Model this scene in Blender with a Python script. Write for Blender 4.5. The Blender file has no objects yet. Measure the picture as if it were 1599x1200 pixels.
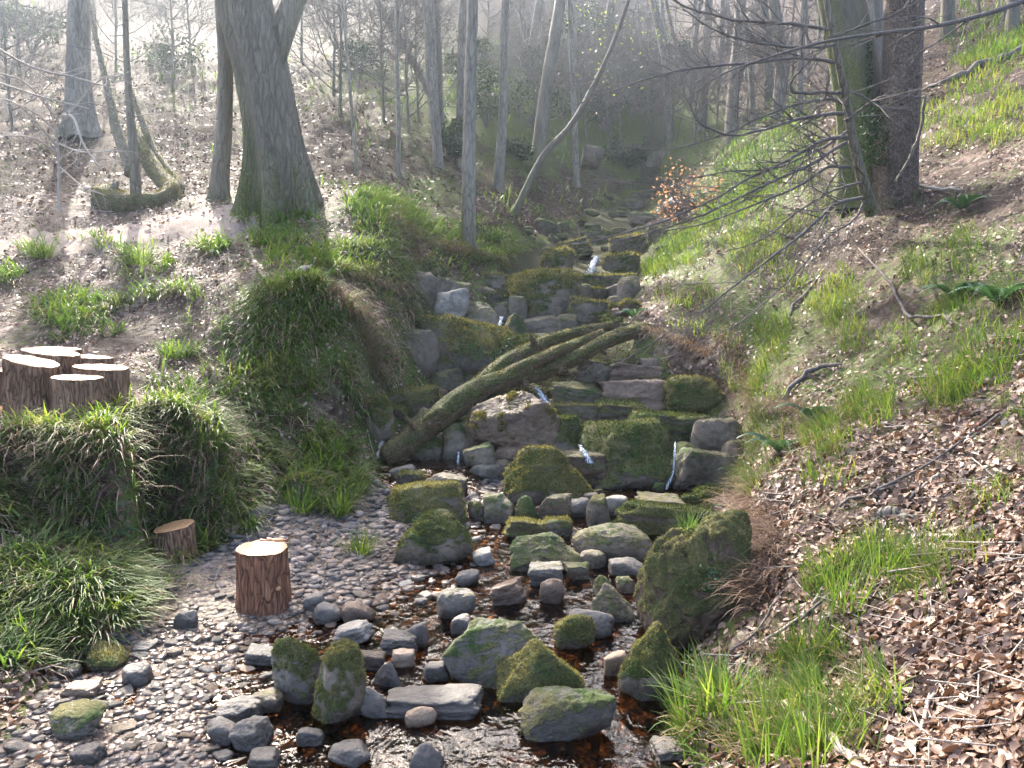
import bpy, bmesh, math, random
import numpy as np

scene = bpy.context.scene
COL = scene.collection
# ------------------------------------------------------------------ camera
CAMZ, FPX, HOR = 2.0, 1208.0, 480.0
PITCH = math.atan((600 - HOR) / FPX)
cam_d = bpy.data.cameras.new('camera')
cam_d.sensor_width = 36.0
cam_d.lens = 36.0 * FPX / 1599.0
cam_d.clip_start, cam_d.clip_end = 0.05, 1500.0
cam = bpy.data.objects.new('camera', cam_d)
cam.location = (0, 0, CAMZ)
cam.rotation_euler = (math.pi / 2 - PITCH, 0, 0)
COL.objects.link(cam)
scene.camera = cam
# ------------------------------------------------------------------ sky, sun, exposure
SUN_EL, SUN_AZ = math.radians(41.0), math.radians(-23.0)      # azimuth from +Y, negative = left
world = bpy.data.worlds.new('World')
scene.world = world
world.use_nodes = True
wt = world.node_tree
bg = next(n for n in wt.nodes if n.type == 'BACKGROUND')
sky = wt.nodes.new('ShaderNodeTexSky')
sky.sky_type = 'NISHITA'
sky.sun_disc = False
sky.sun_elevation = SUN_EL
sky.sun_rotation = SUN_AZ
sky.dust_density = 4.0
sky.air_density = 0.6
sky.ozone_density = 0.1
wt.links.new(sky.outputs[0], bg.inputs[0])
bg.inputs[1].default_value = 0.15
sun_d = bpy.data.lights.new('sun', 'SUN')
sun_d.energy = 2.3
sun_d.angle = math.radians(0.53)
sun_d.color = (1.0, 0.93, 0.82)
sun = bpy.data.objects.new('sun', sun_d)
to_sun = (math.sin(SUN_AZ) * math.cos(SUN_EL), math.cos(SUN_AZ) * math.cos(SUN_EL), math.sin(SUN_EL))
from mathutils import Vector, Matrix
sun.rotation_euler = Vector(to_sun).to_track_quat('Z', 'Y').to_euler()
sun.location = (-10, 30, 40)
COL.objects.link(sun)
vs = scene.view_settings
vs.view_transform, vs.look, vs.gamma, vs.use_curve_mapping = 'Standard', 'None', 1.0, False
vs.exposure = 3.05
scene.cycles.use_denoising = True
scene.cycles.max_bounces = 6
scene.cycles.transparent_max_bounces = 12
scene.cycles.volume_bounces = 1
HAZE_DENSITY, HAZE_ANISO = 0.0013, 0.77

rng = np.random.default_rng(7)
R = random.Random(11)

# ------------------------------------------------------------------ numeric helpers
def _hash(ix, iy, iz, s):
    h = (ix.astype(np.uint32) * np.uint32(374761393) + iy.astype(np.uint32) * np.uint32(668265263)
         + iz.astype(np.uint32) * np.uint32(2246822519) + np.uint32((s * 3266489917) & 0xffffffff))
    h = (h ^ (h >> np.uint32(13))) * np.uint32(1274126177)
    h = h ^ (h >> np.uint32(16))
    return (h & np.uint32(0xffffff)).astype(np.float64) / float(0xffffff)

def vnoise(p, s=0):
    p = np.asarray(p, float)
    i = np.floor(p).astype(np.int64)
    f = p - i
    f = f * f * (3 - 2 * f)
    out = 0
    for dx in (0, 1):
        wx = f[:, 0] if dx else 1 - f[:, 0]
        for dy in (0, 1):
            wy = f[:, 1] if dy else 1 - f[:, 1]
            for dz in (0, 1):
                wz = f[:, 2] if dz else 1 - f[:, 2]
                out = out + wx * wy * wz * _hash(i[:, 0] + dx, i[:, 1] + dy, i[:, 2] + dz, s)
    return out * 2 - 1

def fbm(p, octv=3, s=0, gain=0.5, lac=2.1):
    a, o, t = 1.0, 0.0, 0.0
    p = np.asarray(p, float)
    for k in range(octv):
        o = o + a * vnoise(p, s + k * 17)
        t += a
        a *= gain
        p = p * lac + 13.7
    return o / t

def sstep(a, b, x):
    t = np.clip((np.asarray(x, float) - a) / (b - a), 0, 1)
    return t * t * (3 - 2 * t)

def ray(px, py):
    k = (600.0 - np.asarray(py, float)) / FPX
    c, s = math.cos(PITCH), math.sin(PITCH)
    return (np.asarray(px, float) - 799.5) / FPX, c + k * s, -s + k * c

def at(px, py, Y):
    dx, dy, dz = ray(px, py)
    t = Y / dy
    return Vector((float(dx * t), float(Y), float(CAMZ + dz * t)))

def to_px(x, y, z):
    c, s = math.cos(PITCH), math.sin(PITCH)
    z = np.asarray(z) - CAMZ
    d = np.maximum(y * c - z * s, 1e-3)
    v = y * s + z * c
    return 799.5 + FPX * x / d, 600 - FPX * v / d

# ------------------------------------------------------------------ materials
def mat_new(name):
    m = bpy.data.materials.new(name)
    m.use_nodes = True
    nt = m.node_tree
    nt.nodes.clear()
    out = nt.nodes.new('ShaderNodeOutputMaterial')
    return m, nt, out

class NT:
    def __init__(s, nt): s.nt = nt
    def n(s, t, **kw):
        nd = s.nt.nodes.new('ShaderNode' + t)
        for k, v in kw.items():
            if k.startswith('_'):
                setattr(nd, k[1:], v)
            else:
                s.put(nd.inputs[k.replace('__', ' ')], v)
        return nd
    def put(s, sock, v):
        if hasattr(v, 'is_linked') or hasattr(v, 'links'):
            s.nt.links.new(v, sock)
        else:
            sock.default_value = v
    def noise(s, vec, scale, detail=4, rough=0.55, dist=0.0):
        nd = s.n('TexNoise', Scale=scale, Detail=detail, Roughness=rough, Distortion=dist)
        if vec is not None: s.put(nd.inputs['Vector'], vec)
        return nd
    def ramp(s, fac, stops):
        nd = s.n('ValToRGB')
        cr = nd.color_ramp
        while len(cr.elements) < len(stops): cr.elements.new(0.5)
        for e, (p, c) in zip(cr.elements, stops):
            e.position = p
            e.color = tuple(c) + (1,) if len(c) == 3 else c
        s.put(nd.inputs[0], fac)
        return nd.outputs[0]
    def mix(s, fac, a, b, bt='MIX'):
        nd = s.nt.nodes.new('ShaderNodeMix')
        nd.data_type = 'RGBA'
        nd.blend_type = bt
        for i, v in ((0, fac), (6, a), (7, b)):
            if isinstance(v, tuple) and len(v) == 3: v = v + (1,)
            s.put(nd.inputs[i], v)
        return nd.outputs[2]
    def math(s, op, a, b=0.0, c=0.0):
        nd = s.nt.nodes.new('ShaderNodeMath')
        nd.operation = op
        for i, v in enumerate((a, b, c)): s.put(nd.inputs[i], v)
        return nd.outputs[0]
    def attr(s, name): return s.n('Attribute', _attribute_name=name).outputs['Fac']
    def bump(s, h, strength=0.5, dist=0.02):
        return s.n('Bump', Height=h, Strength=strength, Distance=dist).outputs[0]
    def maprange(s, v, a, b, c=0.0, d=1.0):
        return s.n('MapRange', _clamp=True, Value=v, **{'From__Min': a, 'From__Max': b, 'To__Min': c, 'To__Max': d}).outputs[0]

M = {}
def ground_material(name, kind):
    m, nt, out = mat_new(name)
    q = NT(nt)
    pos = q.n('NewGeometry').outputs['Position']
    n1 = q.noise(pos, 1.3, 5).outputs[0]
    n2 = q.noise(pos, 9.0, 5, 0.6).outputs[0]
    n3 = q.noise(pos, 60.0, 3, 0.6).outputs[0]
    if kind in ('litter', 'far'):
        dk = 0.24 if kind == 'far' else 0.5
        # leaf-sized cells, each with its own brown
        wv = q.n('VectorMath', _operation='ADD')
        q.put(wv.inputs[0], pos)
        sc = q.n('VectorMath', _operation='SCALE')
        q.put(sc.inputs[0], q.noise(pos, 14.0, 2).outputs['Color']); q.put(sc.inputs['Scale'], 0.06)
        q.put(wv.inputs[1], sc.outputs[0])
        vo = q.n('TexVoronoi', Scale=15.0, Vector=wv.outputs[0])
        sep = q.n('SeparateColor', Color=vo.outputs['Color'])
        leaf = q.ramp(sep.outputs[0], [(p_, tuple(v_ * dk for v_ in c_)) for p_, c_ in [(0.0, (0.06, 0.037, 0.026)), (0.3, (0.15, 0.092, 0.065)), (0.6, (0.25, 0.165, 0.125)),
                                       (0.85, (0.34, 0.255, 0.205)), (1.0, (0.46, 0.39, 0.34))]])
        soil = q.ramp(n2, [(0.3, (0.022, 0.015, 0.010)), (0.7, (0.065, 0.042, 0.027))])
        c = q.mix(q.maprange(q.math('ADD', n1, q.math('MULTIPLY', n2, 0.5)), 0.58, 0.80), leaf, soil)
        green = q.ramp(n3, [(0.3, (0.030, 0.045, 0.010)), (0.55, (0.075, 0.10, 0.022)), (0.8, (0.14, 0.15, 0.04))])
        mo = q.math('ADD', q.attr('moss'), q.math('MULTIPLY', q.math('SUBTRACT', n2, 0.5), 1.3))
        c = q.mix(q.maprange(mo, 0.35, 0.65), c, green)
        h = q.math('ADD', q.math('MULTIPLY', vo.outputs['Distance'], -0.8), n3)
        rough, bs, bd = 0.75, 0.8, 0.03
    elif kind == 'bed':
        vo = q.n('TexVoronoi', Scale=22.0, Vector=pos)
        sep = q.n('SeparateColor', Color=vo.outputs['Color'])
        st = q.ramp(sep.outputs[0], [(0.0, (0.04, 0.04, 0.042)), (0.35, (0.075, 0.072, 0.07)), (0.6, (0.11, 0.092, 0.08)),
                                     (0.8, (0.15, 0.115, 0.09)), (1.0, (0.2, 0.17, 0.15))])
        c = q.mix(q.maprange(n2, 0.45, 0.7), st, (0.09, 0.068, 0.052))
        wet = q.attr('wet')
        rust = q.ramp(n2, [(0.35, (0.045, 0.022, 0.010)), (0.6, (0.12, 0.055, 0.02)), (0.75, (0.24, 0.105, 0.03))])
        c = q.mix(q.attr('mud'), c, q.ramp(n2, [(0.3, (0.10, 0.08, 0.062)), (0.7, (0.21, 0.175, 0.14))]))
        c = q.mix(q.math('MULTIPLY', wet, 0.55), c, rust)
        c = q.mix(q.math('MULTIPLY', wet, 0.5), c, (0.012, 0.008, 0.005))
        c = q.mix(q.attr('crev'), c, q.ramp(n3, [(0.3, (0.016, 0.016, 0.008)), (0.6, (0.045, 0.045, 0.016)), (0.8, (0.09, 0.08, 0.03))]))
        h = q.math('ADD', q.math('MULTIPLY', vo.outputs['Distance'], -1.0), q.math('MULTIPLY', n3, 0.4))
        rough = q.maprange(q.math('ADD', wet, n1), 0.4, 1.2, 0.7, 0.25)
        rough = q.math('MAXIMUM', rough, q.math('MULTIPLY', q.attr('crev'), 0.9))
        bs, bd = 0.9, 0.03
    else:      # trodden path
        c = q.ramp(q.math('ADD', q.math('MULTIPLY', n1, 0.5), q.math('MULTIPLY', n3, 0.5)),
                   [(0.3, (0.10, 0.075, 0.058)), (0.5, (0.20, 0.155, 0.125)), (0.7, (0.30, 0.24, 0.20))])
        h = q.math('ADD', n2, n3)
        rough, bs, bd = 0.85, 0.6, 0.03
    b = q.n('BsdfPrincipled', Base__Color=c, Roughness=rough, Normal=q.bump(h, bs, bd))
    b.inputs['Specular IOR Level'].default_value = 0.03 if kind == 'far' else 0.12
    nt.links.new(b.outputs[0], out.inputs[0])
    return m

def rock_material(name, stops, rough=0.68, wetrough=0.28, mossy=1.0):
    m, nt, out = mat_new(name)
    q = NT(nt)
    tc = q.n('TexCoord').outputs['Object']
    oi = q.n('ObjectInfo').outputs['Random']
    off = q.n('VectorMath', _operation='ADD')
    q.put(off.inputs[0], tc)
    cx = q.n('CombineXYZ', X=q.math('MULTIPLY', oi, 37.0), Y=q.math('MULTIPLY', oi, 91.0), Z=oi)
    q.put(off.inputs[1], cx.outputs[0])
    v = off.outputs[0]
    n1 = q.noise(v, 2.2, 5, 0.6, 0.4).outputs[0]
    n2 = q.noise(v, 14.0, 6, 0.65).outputs[0]
    n3 = q.noise(v, 70.0, 4, 0.7).outputs[0]
    f = q.math('ADD', q.math('MULTIPLY', n1, 0.55), q.math('MULTIPLY', n2, 0.45))
    f = q.math('ADD', f, q.math('MULTIPLY', q.math('SUBTRACT', oi, 0.5), 0.12))
    c = q.ramp(f, stops)
    c = q.mix(q.maprange(n3, 0.62, 0.75, 0, 0.5), c, (0.34, 0.33, 0.30))          # grains and lichen specks
    c = q.mix(q.maprange(n2, 0.60, 0.70, 0, 0.45), c, (0.15, 0.085, 0.045))       # rusty staining
    wet = q.attr('wet')
    cw = q.mix(0.62, c, (0.02, 0.018, 0.016))
    c = q.mix(wet, c, cw)
    mc = q.ramp(q.math('ADD', q.math('MULTIPLY', n3, 0.6), q.math('MULTIPLY', n1, 0.4)),
                [(0.25, (0.036, 0.036, 0.014)), (0.45, (0.088, 0.082, 0.030)), (0.6, (0.15, 0.133, 0.055)), (0.8, (0.23, 0.20, 0.10))])
    mg = q.ramp(n3, [(0.3, (0.015, 0.03, 0.008)), (0.7, (0.06, 0.095, 0.02))])
    mc = q.mix(q.maprange(q.noise(v, 3.1, 3).outputs[0], 0.42, 0.62), mc, mg)
    ma = q.math('ADD', q.attr('moss'), q.math('MULTIPLY', q.math('SUBTRACT', n2, 0.5), 1.1))
    ma = q.maprange(ma, 0.38, 0.62, 0, mossy)
    c = q.mix(ma, c, mc)
    h = q.math('ADD', q.math('ADD', n2, q.math('MULTIPLY', n3, 0.35)), q.math('MULTIPLY', ma, q.math('ADD', 0.4, n3)))
    r = q.mix(wet, (rough,) * 3, (wetrough,) * 3)
    rr = q.n('SeparateColor', Color=r).outputs[0]
    rr = q.math('MAXIMUM', rr, q.math('MULTIPLY', ma, 0.9))
    rr = q.math('ADD', rr, q.math('MULTIPLY', q.math('SUBTRACT', n2, 0.5), 0.25))
    b = q.n('BsdfPrincipled', Base__Color=c, Roughness=rr, Normal=q.bump(h, 0.75, 0.03))
    b.inputs['Specular IOR Level'].default_value = 0.28
    nt.links.new(b.outputs[0], out.inputs[0])
    return m

def leafy_material(name, stops, trans=0.45, rough=0.45, tint=(1.0, 1.0, 0.6), spec=0.4):
    m, nt, out = mat_new(name)
    q = NT(nt)
    a = q.attr('rnd')
    pos = q.n('NewGeometry').outputs['Position']
    n1 = q.noise(pos, 2.0, 2).outputs[0]
    f = q.math('ADD', q.math('MULTIPLY', a, 0.75), q.math('MULTIPLY', n1, 0.3))
    c = q.ramp(f, stops)
    b = q.n('BsdfPrincipled', Base__Color=c, Roughness=rough)
    b.inputs['Specular IOR Level'].default_value = spec
    t = q.n('BsdfTranslucent', Color=q.mix(1.0, c, tint, 'MULTIPLY'))
    ms = q.n('MixShader', Fac=trans)
    nt.links.new(b.outputs[0], ms.inputs[1]); nt.links.new(t.outputs[0], ms.inputs[2])
    nt.links.new(ms.outputs[0], out.inputs[0])
    return m

def bark_material(name, stops, scale=6.0, stretch=0.25, moss=1.0, depth=0.03, patch=None, plates=0.0):
    m, nt, out = mat_new(name)
    q = NT(nt)
    tc = q.n('TexCoord').outputs['Object']
    mp = q.n('Mapping', Vector=tc)
    mp.inputs['Scale'].default_value = (1, 1, stretch)
    oi = q.n('ObjectInfo').outputs['Random']
    mp_l = q.n('CombineXYZ', X=q.math('MULTIPLY', oi, 50.0), Y=0.0, Z=0.0)
    q.put(mp.inputs['Location'], mp_l.outputs[0])
    v = mp.outputs[0]
    n1 = q.noise(v, scale, 6, 0.62, 0.6).outputs[0]
    n2 = q.noise(v, scale * 5, 5, 0.65).outputs[0]
    n3 = q.noise(tc, 45.0, 3, 0.6).outputs[0]
    f = q.math('ADD', q.math('MULTIPLY', n1, 0.6), q.math('MULTIPLY', n2, 0.4))
    c = q.ramp(f, stops)
    if patch:
        c = q.mix(q.maprange(q.noise(tc, 2.5, 3).outputs[0], 0.5, 0.6, 0, 0.7), c, patch)
    mc = q.ramp(n3, [(0.3, (0.035, 0.045, 0.012)), (0.6, (0.10, 0.11, 0.03)), (0.8, (0.16, 0.15, 0.05))])
    ma = q.math('ADD', q.attr('moss'), q.math('MULTIPLY', q.math('SUBTRACT', n1, 0.5), 1.0))
    ma = q.maprange(ma, 0.35, 0.65, 0, moss)
    c = q.mix(ma, c, mc)
    h = q.math('ADD', q.math('ADD', n1, q.math('MULTIPLY', n2, 0.6)), q.math('MULTIPLY', ma, n3))
    if plates:
        wv = q.n('VectorMath', _operation='ADD'); sc = q.n('VectorMath', _operation='SCALE')
        q.put(sc.inputs[0], q.noise(v, scale * 1.5, 2).outputs['Color']); q.put(sc.inputs['Scale'], 0.6 / scale)
        q.put(wv.inputs[0], v); q.put(wv.inputs[1], sc.outputs[0])
        ve = q.n('TexVoronoi', _feature='DISTANCE_TO_EDGE', Scale=scale * 2.8, Vector=wv.outputs[0])
        ed = q.maprange(ve.outputs['Distance'], 0.0, 0.14)
        c = q.mix(q.math('MULTIPLY', q.math('SUBTRACT', 1.0, ed), plates), c, (0.02, 0.013, 0.01))
        h = q.math('ADD', h, q.math('MULTIPLY', ed, 0.8))
    b = q.n('BsdfPrincipled', Base__Color=c, Roughness=0.8, Normal=q.bump(h, 0.8, depth))
    b.inputs['Specular IOR Level'].default_value = 0.3
    nt.links.new(b.outputs[0], out.inputs[0])
    return m

M['litter'] = ground_material('leaf_litter_soil', 'litter')
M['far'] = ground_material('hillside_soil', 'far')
M['bed'] = ground_material('gravel_bed', 'bed')
M['path'] = ground_material('trodden_earth', 'path')
M['rock'] = rock_material('gritstone', [(0.32, (0.035, 0.028, 0.02)), (0.5, (0.13, 0.104, 0.075)), (0.68, (0.24, 0.195, 0.148))])
M['slate'] = rock_material('blue_grey_stone', [(0.32, (0.042, 0.038, 0.034)), (0.5, (0.105, 0.094, 0.081)), (0.68, (0.21, 0.187, 0.158))], 0.68, 0.3)
M['brown'] = rock_material('brown_stone', [(0.32, (0.045, 0.03, 0.02)), (0.5, (0.12, 0.081, 0.055)), (0.68, (0.215, 0.152, 0.108))], 0.55)
M['tan'] = rock_material('tan_stone', [(0.32, (0.17, 0.115, 0.07)), (0.5, (0.32, 0.23, 0.15)), (0.68, (0.45, 0.35, 0.25))], 0.55)
M['pale'] = rock_material('pale_gritstone', [(0.32, (0.12, 0.105, 0.085)), (0.5, (0.26, 0.235, 0.195)), (0.68, (0.40, 0.37, 0.32))], 0.7)
M['grass'] = leafy_material('woodrush_blades', [(0.1, (0.032, 0.066, 0.018)), (0.45, (0.078, 0.135, 0.034)), (0.72, (0.145, 0.195, 0.045)), (0.95, (0.30, 0.29, 0.10))], 0.5, 0.5, (1.15, 1.25, 0.5), 0.3)
M['dead'] = leafy_material('dry_straw', [(0.1, (0.09, 0.05, 0.03)), (0.5, (0.20, 0.12, 0.075)), (0.9, (0.36, 0.25, 0.16))], 0.3, 0.6)
M['leaf'] = leafy_material('fallen_beech_leaves', [(0.08, (0.035, 0.021, 0.014)), (0.3, (0.11, 0.064, 0.041)), (0.55, (0.22, 0.14, 0.096)), (0.8, (0.33, 0.24, 0.18)), (1.0, (0.48, 0.40, 0.33))], 0.18, 0.5, (1, 0.85, 0.7), 0.35)
M['copper'] = leafy_material('copper_beech_leaves', [(0.1, (0.30, 0.16, 0.08)), (0.5, (0.46, 0.28, 0.15)), (0.9, (0.6, 0.42, 0.26))], 0.55, 0.5, (1.0, 0.8, 0.6))
M['bud'] = leafy_material('young_leaves', [(0.1, (0.20, 0.24, 0.04)), (0.9, (0.36, 0.38, 0.09))], 0.55, 0.4, (1.1, 1.1, 0.5))
M['ever'] = leafy_material('dark_evergreen_leaves', [(0.1, (0.012, 0.024, 0.010)), (0.6, (0.028, 0.05, 0.018)), (0.95, (0.05, 0.08, 0.026))], 0.2, 0.65, spec=0.15)
M['fern'] = leafy_material('fern_green', [(0.1, (0.028, 0.065, 0.028)), (0.9, (0.06, 0.12, 0.05))], 0.35, 0.45, (1, 1.1, 0.7))
M['mossfuzz'] = leafy_material('moss_shoots', [(0.1, (0.055, 0.055, 0.018)), (0.45, (0.135, 0.125, 0.042)), (0.75, (0.22, 0.19, 0.075)), (0.95, (0.31, 0.26, 0.13))], 0.4, 0.7, (1.1, 1.1, 0.5), 0.2)
M['mossgreen'] = leafy_material('green_moss_shoots', [(0.1, (0.025, 0.036, 0.012)), (0.5, (0.07, 0.09, 0.03)), (0.95, (0.15, 0.16, 0.06))], 0.4, 0.7, (1.1, 1.1, 0.5), 0.2)
M['bark'] = bark_material('grey_bark', [(0.3, (0.10, 0.085, 0.065)), (0.5, (0.20, 0.175, 0.135)), (0.7, (0.30, 0.265, 0.21))], 5.0, 0.2, plates=0.45)
M['smooth'] = bark_material('smooth_grey_bark', [(0.3, (0.075, 0.062, 0.042)), (0.5, (0.165, 0.14, 0.098)), (0.7, (0.26, 0.228, 0.168))], 5.0, 0.18, depth=0.05, plates=0.15)
M['flaky'] = bark_material('flaking_plane_bark', [(0.3, (0.045, 0.03, 0.022)), (0.48, (0.10, 0.072, 0.052)), (0.7, (0.19, 0.145, 0.11))], 9.0, 0.6, patch=(0.155, 0.11, 0.075), depth=0.06, plates=0.6)
M['farbark'] = bark_material('dark_damp_bark', [(0.3, (0.05, 0.042, 0.032)), (0.5, (0.11, 0.095, 0.072)), (0.7, (0.19, 0.165, 0.13))], 6.0, 0.2)
M['twig'] = bark_material('twig_bark', [(0.3, (0.06, 0.05, 0.045)), (0.7, (0.15, 0.13, 0.115))], 20.0, 0.3, moss=0.6)
M['paletwig'] = bark_material('bleached_and_sunlit_twig', [(0.3, (0.25, 0.21, 0.17)), (0.7, (0.46, 0.40, 0.33))], 20.0, 0.3, moss=0.3)  # pale sticks; also carries the sunlit white of the left shrub
M['pine'] = bark_material('red_pine_bark', [(0.3, (0.045, 0.024, 0.017)), (0.44, (0.20, 0.085, 0.045)), (0.58, (0.32, 0.155, 0.085)), (0.75, (0.42, 0.25, 0.15))], 12.0, 0.16, moss=0.7, depth=0.07, plates=0.42)
M['pinegrey'] = bark_material('grey_pine_bark', [(0.3, (0.045, 0.028, 0.021)), (0.44, (0.19, 0.10, 0.055)), (0.58, (0.31, 0.185, 0.11)), (0.75, (0.41, 0.28, 0.18))], 12.0, 0.18, moss=0.8, depth=0.07, plates=0.42)
M['mosslog'] = bark_material('mossy_log_bark', [(0.3, (0.06, 0.042, 0.022)), (0.5, (0.155, 0.108, 0.06)), (0.7, (0.26, 0.19, 0.11))], 9.0, 0.6, depth=0.07, plates=0.3)

def cut_wood(name, base):
    m, nt, out = mat_new(name)
    q = NT(nt)
    tc = q.n('TexCoord').outputs['Object']
    n1 = q.noise(tc, 6.0, 3).outputs[0]
    sx = q.n('SeparateXYZ', Vector=tc)
    rr = q.math('SQRT', q.math('ADD', q.math('POWER', sx.outputs[0], 2.0), q.math('POWER', sx.outputs[1], 2.0)))
    ring = q.math('SINE', q.math('ADD', q.math('MULTIPLY', rr, 230.0), q.math('MULTIPLY', n1, 7.0)))
    n2 = q.noise(tc, 30.0, 4, 0.6).outputs[0]
    saw = q.noise(q.n('Mapping', Vector=tc, Scale=(6, 60, 6)).outputs[0], 3.0, 2).outputs[0]
    c = q.mix(q.maprange(ring, -1, 1, 0.0, 0.75), base, tuple(b * 0.55 for b in base))
    c = q.mix(q.maprange(n2, 0.5, 0.75, 0, 0.6), c, tuple(b * k for b, k in zip(base, (0.7, 0.55, 0.45))))
    c = q.mix(q.maprange(rr, 0.0, 0.08, 0.35, 0.0), c, tuple(b * k for b, k in zip(base, (0.75, 0.5, 0.35))))
    b = q.n('BsdfPrincipled', Base__Color=c, Roughness=0.65, Normal=q.bump(q.math('ADD', saw, q.math('MULTIPLY', ring, 0.15)), 0.35, 0.006))
    nt.links.new(b.outputs[0], out.inputs[0])
    return m
M['cut'] = cut_wood('sawn_wood', (0.36, 0.205, 0.095))
M['cutorange'] = cut_wood('sawn_orange_wood', (0.55, 0.27, 0.12))

def water_material(name, white=False):
    m, nt, out = mat_new(name)
    q = NT(nt)
    pos = q.n('NewGeometry').outputs['Position']
    if not white:
        mp = q.n('Mapping', Vector=pos, Scale=(1.0, 0.75, 1.0))
        mp.inputs['Rotation'].default_value = (0, 0, 0.5)
        n1 = q.noise(mp.outputs[0], 5.0, 3, 0.5, 1.2).outputs[0]
        n2 = q.noise(mp.outputs[0], 19.0, 2, 0.6, 0.6).outputs[0]
        h = q.math('ADD', n1, q.math('MULTIPLY', n2, 0.45))
        nrm = q.bump(h, 0.5, 0.03)
        fr = q.n('Fresnel', IOR=1.33, Normal=nrm).outputs[0]
        gl = q.n('BsdfGlossy', Color=(1, 1, 1, 1), Roughness=0.03, Normal=nrm)
        tr = q.n('BsdfTransparent', Color=(0.60, 0.37, 0.17, 1))
        ms = q.n('MixShader', Fac=fr)
        nt.links.new(tr.outputs[0], ms.inputs[1]); nt.links.new(gl.outputs[0], ms.inputs[2])
        nt.links.new(ms.outputs[0], out.inputs[0])
    else:
        b = q.n('BsdfPrincipled', Base__Color=(0.62, 0.64, 0.64, 1), Roughness=0.15)
        tr = q.n('BsdfTransparent', Color=(0.85, 0.9, 0.95, 1))
        n1 = q.noise(q.n('Mapping', Vector=pos, Scale=(3, 3, 0.5)).outputs[0], 25.0, 3, 0.7).outputs[0]
        ed = q.math('POWER', q.attr('rnd'), 2.0)
        ms = q.n('MixShader', Fac=q.math('MINIMUM', 1.0, q.math('ADD', q.maprange(n1, 0.40, 0.58, 0.35, 0.97), ed)))
        nt.links.new(b.outputs[0], ms.inputs[1]); nt.links.new(tr.outputs[0], ms.inputs[2])
        nt.links.new(ms.outputs[0], out.inputs[0])
    return m
M['water'] = water_material('stream_water')
M['foam'] = water_material('white_water', True)

# ------------------------------------------------------------------ mesh helpers
class G:
    def __init__(s):
        s.V, s.Q, s.T, s.A, s.n = [], [], [], {}, 0
    def add(s, V, Q=None, T=None, **at_):
        V = np.asarray(V, float).reshape(-1, 3)
        s.V.append(V)
        if Q is not None and len(Q): s.Q.append(np.asarray(Q, np.int64).reshape(-1, 4) + s.n)
        if T is not None and len(T): s.T.append(np.asarray(T, np.int64).reshape(-1, 3) + s.n)
        for k in set(s.A) | set(at_):
            s.A.setdefault(k, [np.zeros(s.n)] if s.n else [])
            v = at_.get(k, 0.0)
            s.A[k].append(np.broadcast_to(np.asarray(v, float), (len(V),)))
        s.n += len(V)
    def mesh(s, name, mat, smooth=True):
        V = np.concatenate(s.V) if s.V else np.zeros((0, 3))
        Q = np.concatenate(s.Q) if s.Q else np.zeros((0, 4), np.int64)
        T = np.concatenate(s.T) if s.T else np.zeros((0, 3), np.int64)
        me = bpy.data.meshes.new(name)
        me.vertices.add(len(V)); me.vertices.foreach_set('co', V.astype(np.float32).ravel())
        me.loops.add(4 * len(Q) + 3 * len(T))
        me.loops.foreach_set('vertex_index', np.concatenate([Q.ravel(), T.ravel()]).astype(np.int32))
        me.polygons.add(len(Q) + len(T))
        me.polygons.foreach_set('loop_start', np.concatenate([np.arange(len(Q)) * 4, 4 * len(Q) + np.arange(len(T)) * 3]).astype(np.int32))
        me.update(calc_edges=True)
        if smooth: me.polygons.foreach_set('use_smooth', np.ones(len(Q) + len(T), bool))
        for k, v in s.A.items():
            a = me.attributes.new(k, 'FLOAT', 'POINT')
            a.data.foreach_set('value', np.concatenate(v).astype(np.float32))
        if mat is not None: me.materials.append(mat)
        return me
    def build(s, name, mat, parent=None, smooth=True, origin=None):
        me = s.mesh(name, mat, smooth)
        if origin is not None:
            me.transform(Matrix.Translation(-Vector(origin)))
        o = bpy.data.objects.new(name, me)
        COL.objects.link(o)
        if parent is not None: o.parent = parent
        elif origin is not None: o.location = origin
        return o

def tag(o, label=None, cat=None, group=None, kind=None):
    if label: o['label'] = label
    if cat: o['category'] = cat
    if group: o['group'] = group
    if kind: o['kind'] = kind
    return o

def empty(name, loc, label=None, cat=None, group=None):
    o = bpy.data.objects.new(name, None)
    o.location = loc
    o.empty_display_size = 0.1
    COL.objects.link(o)
    return tag(o, label, cat, group)

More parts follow.
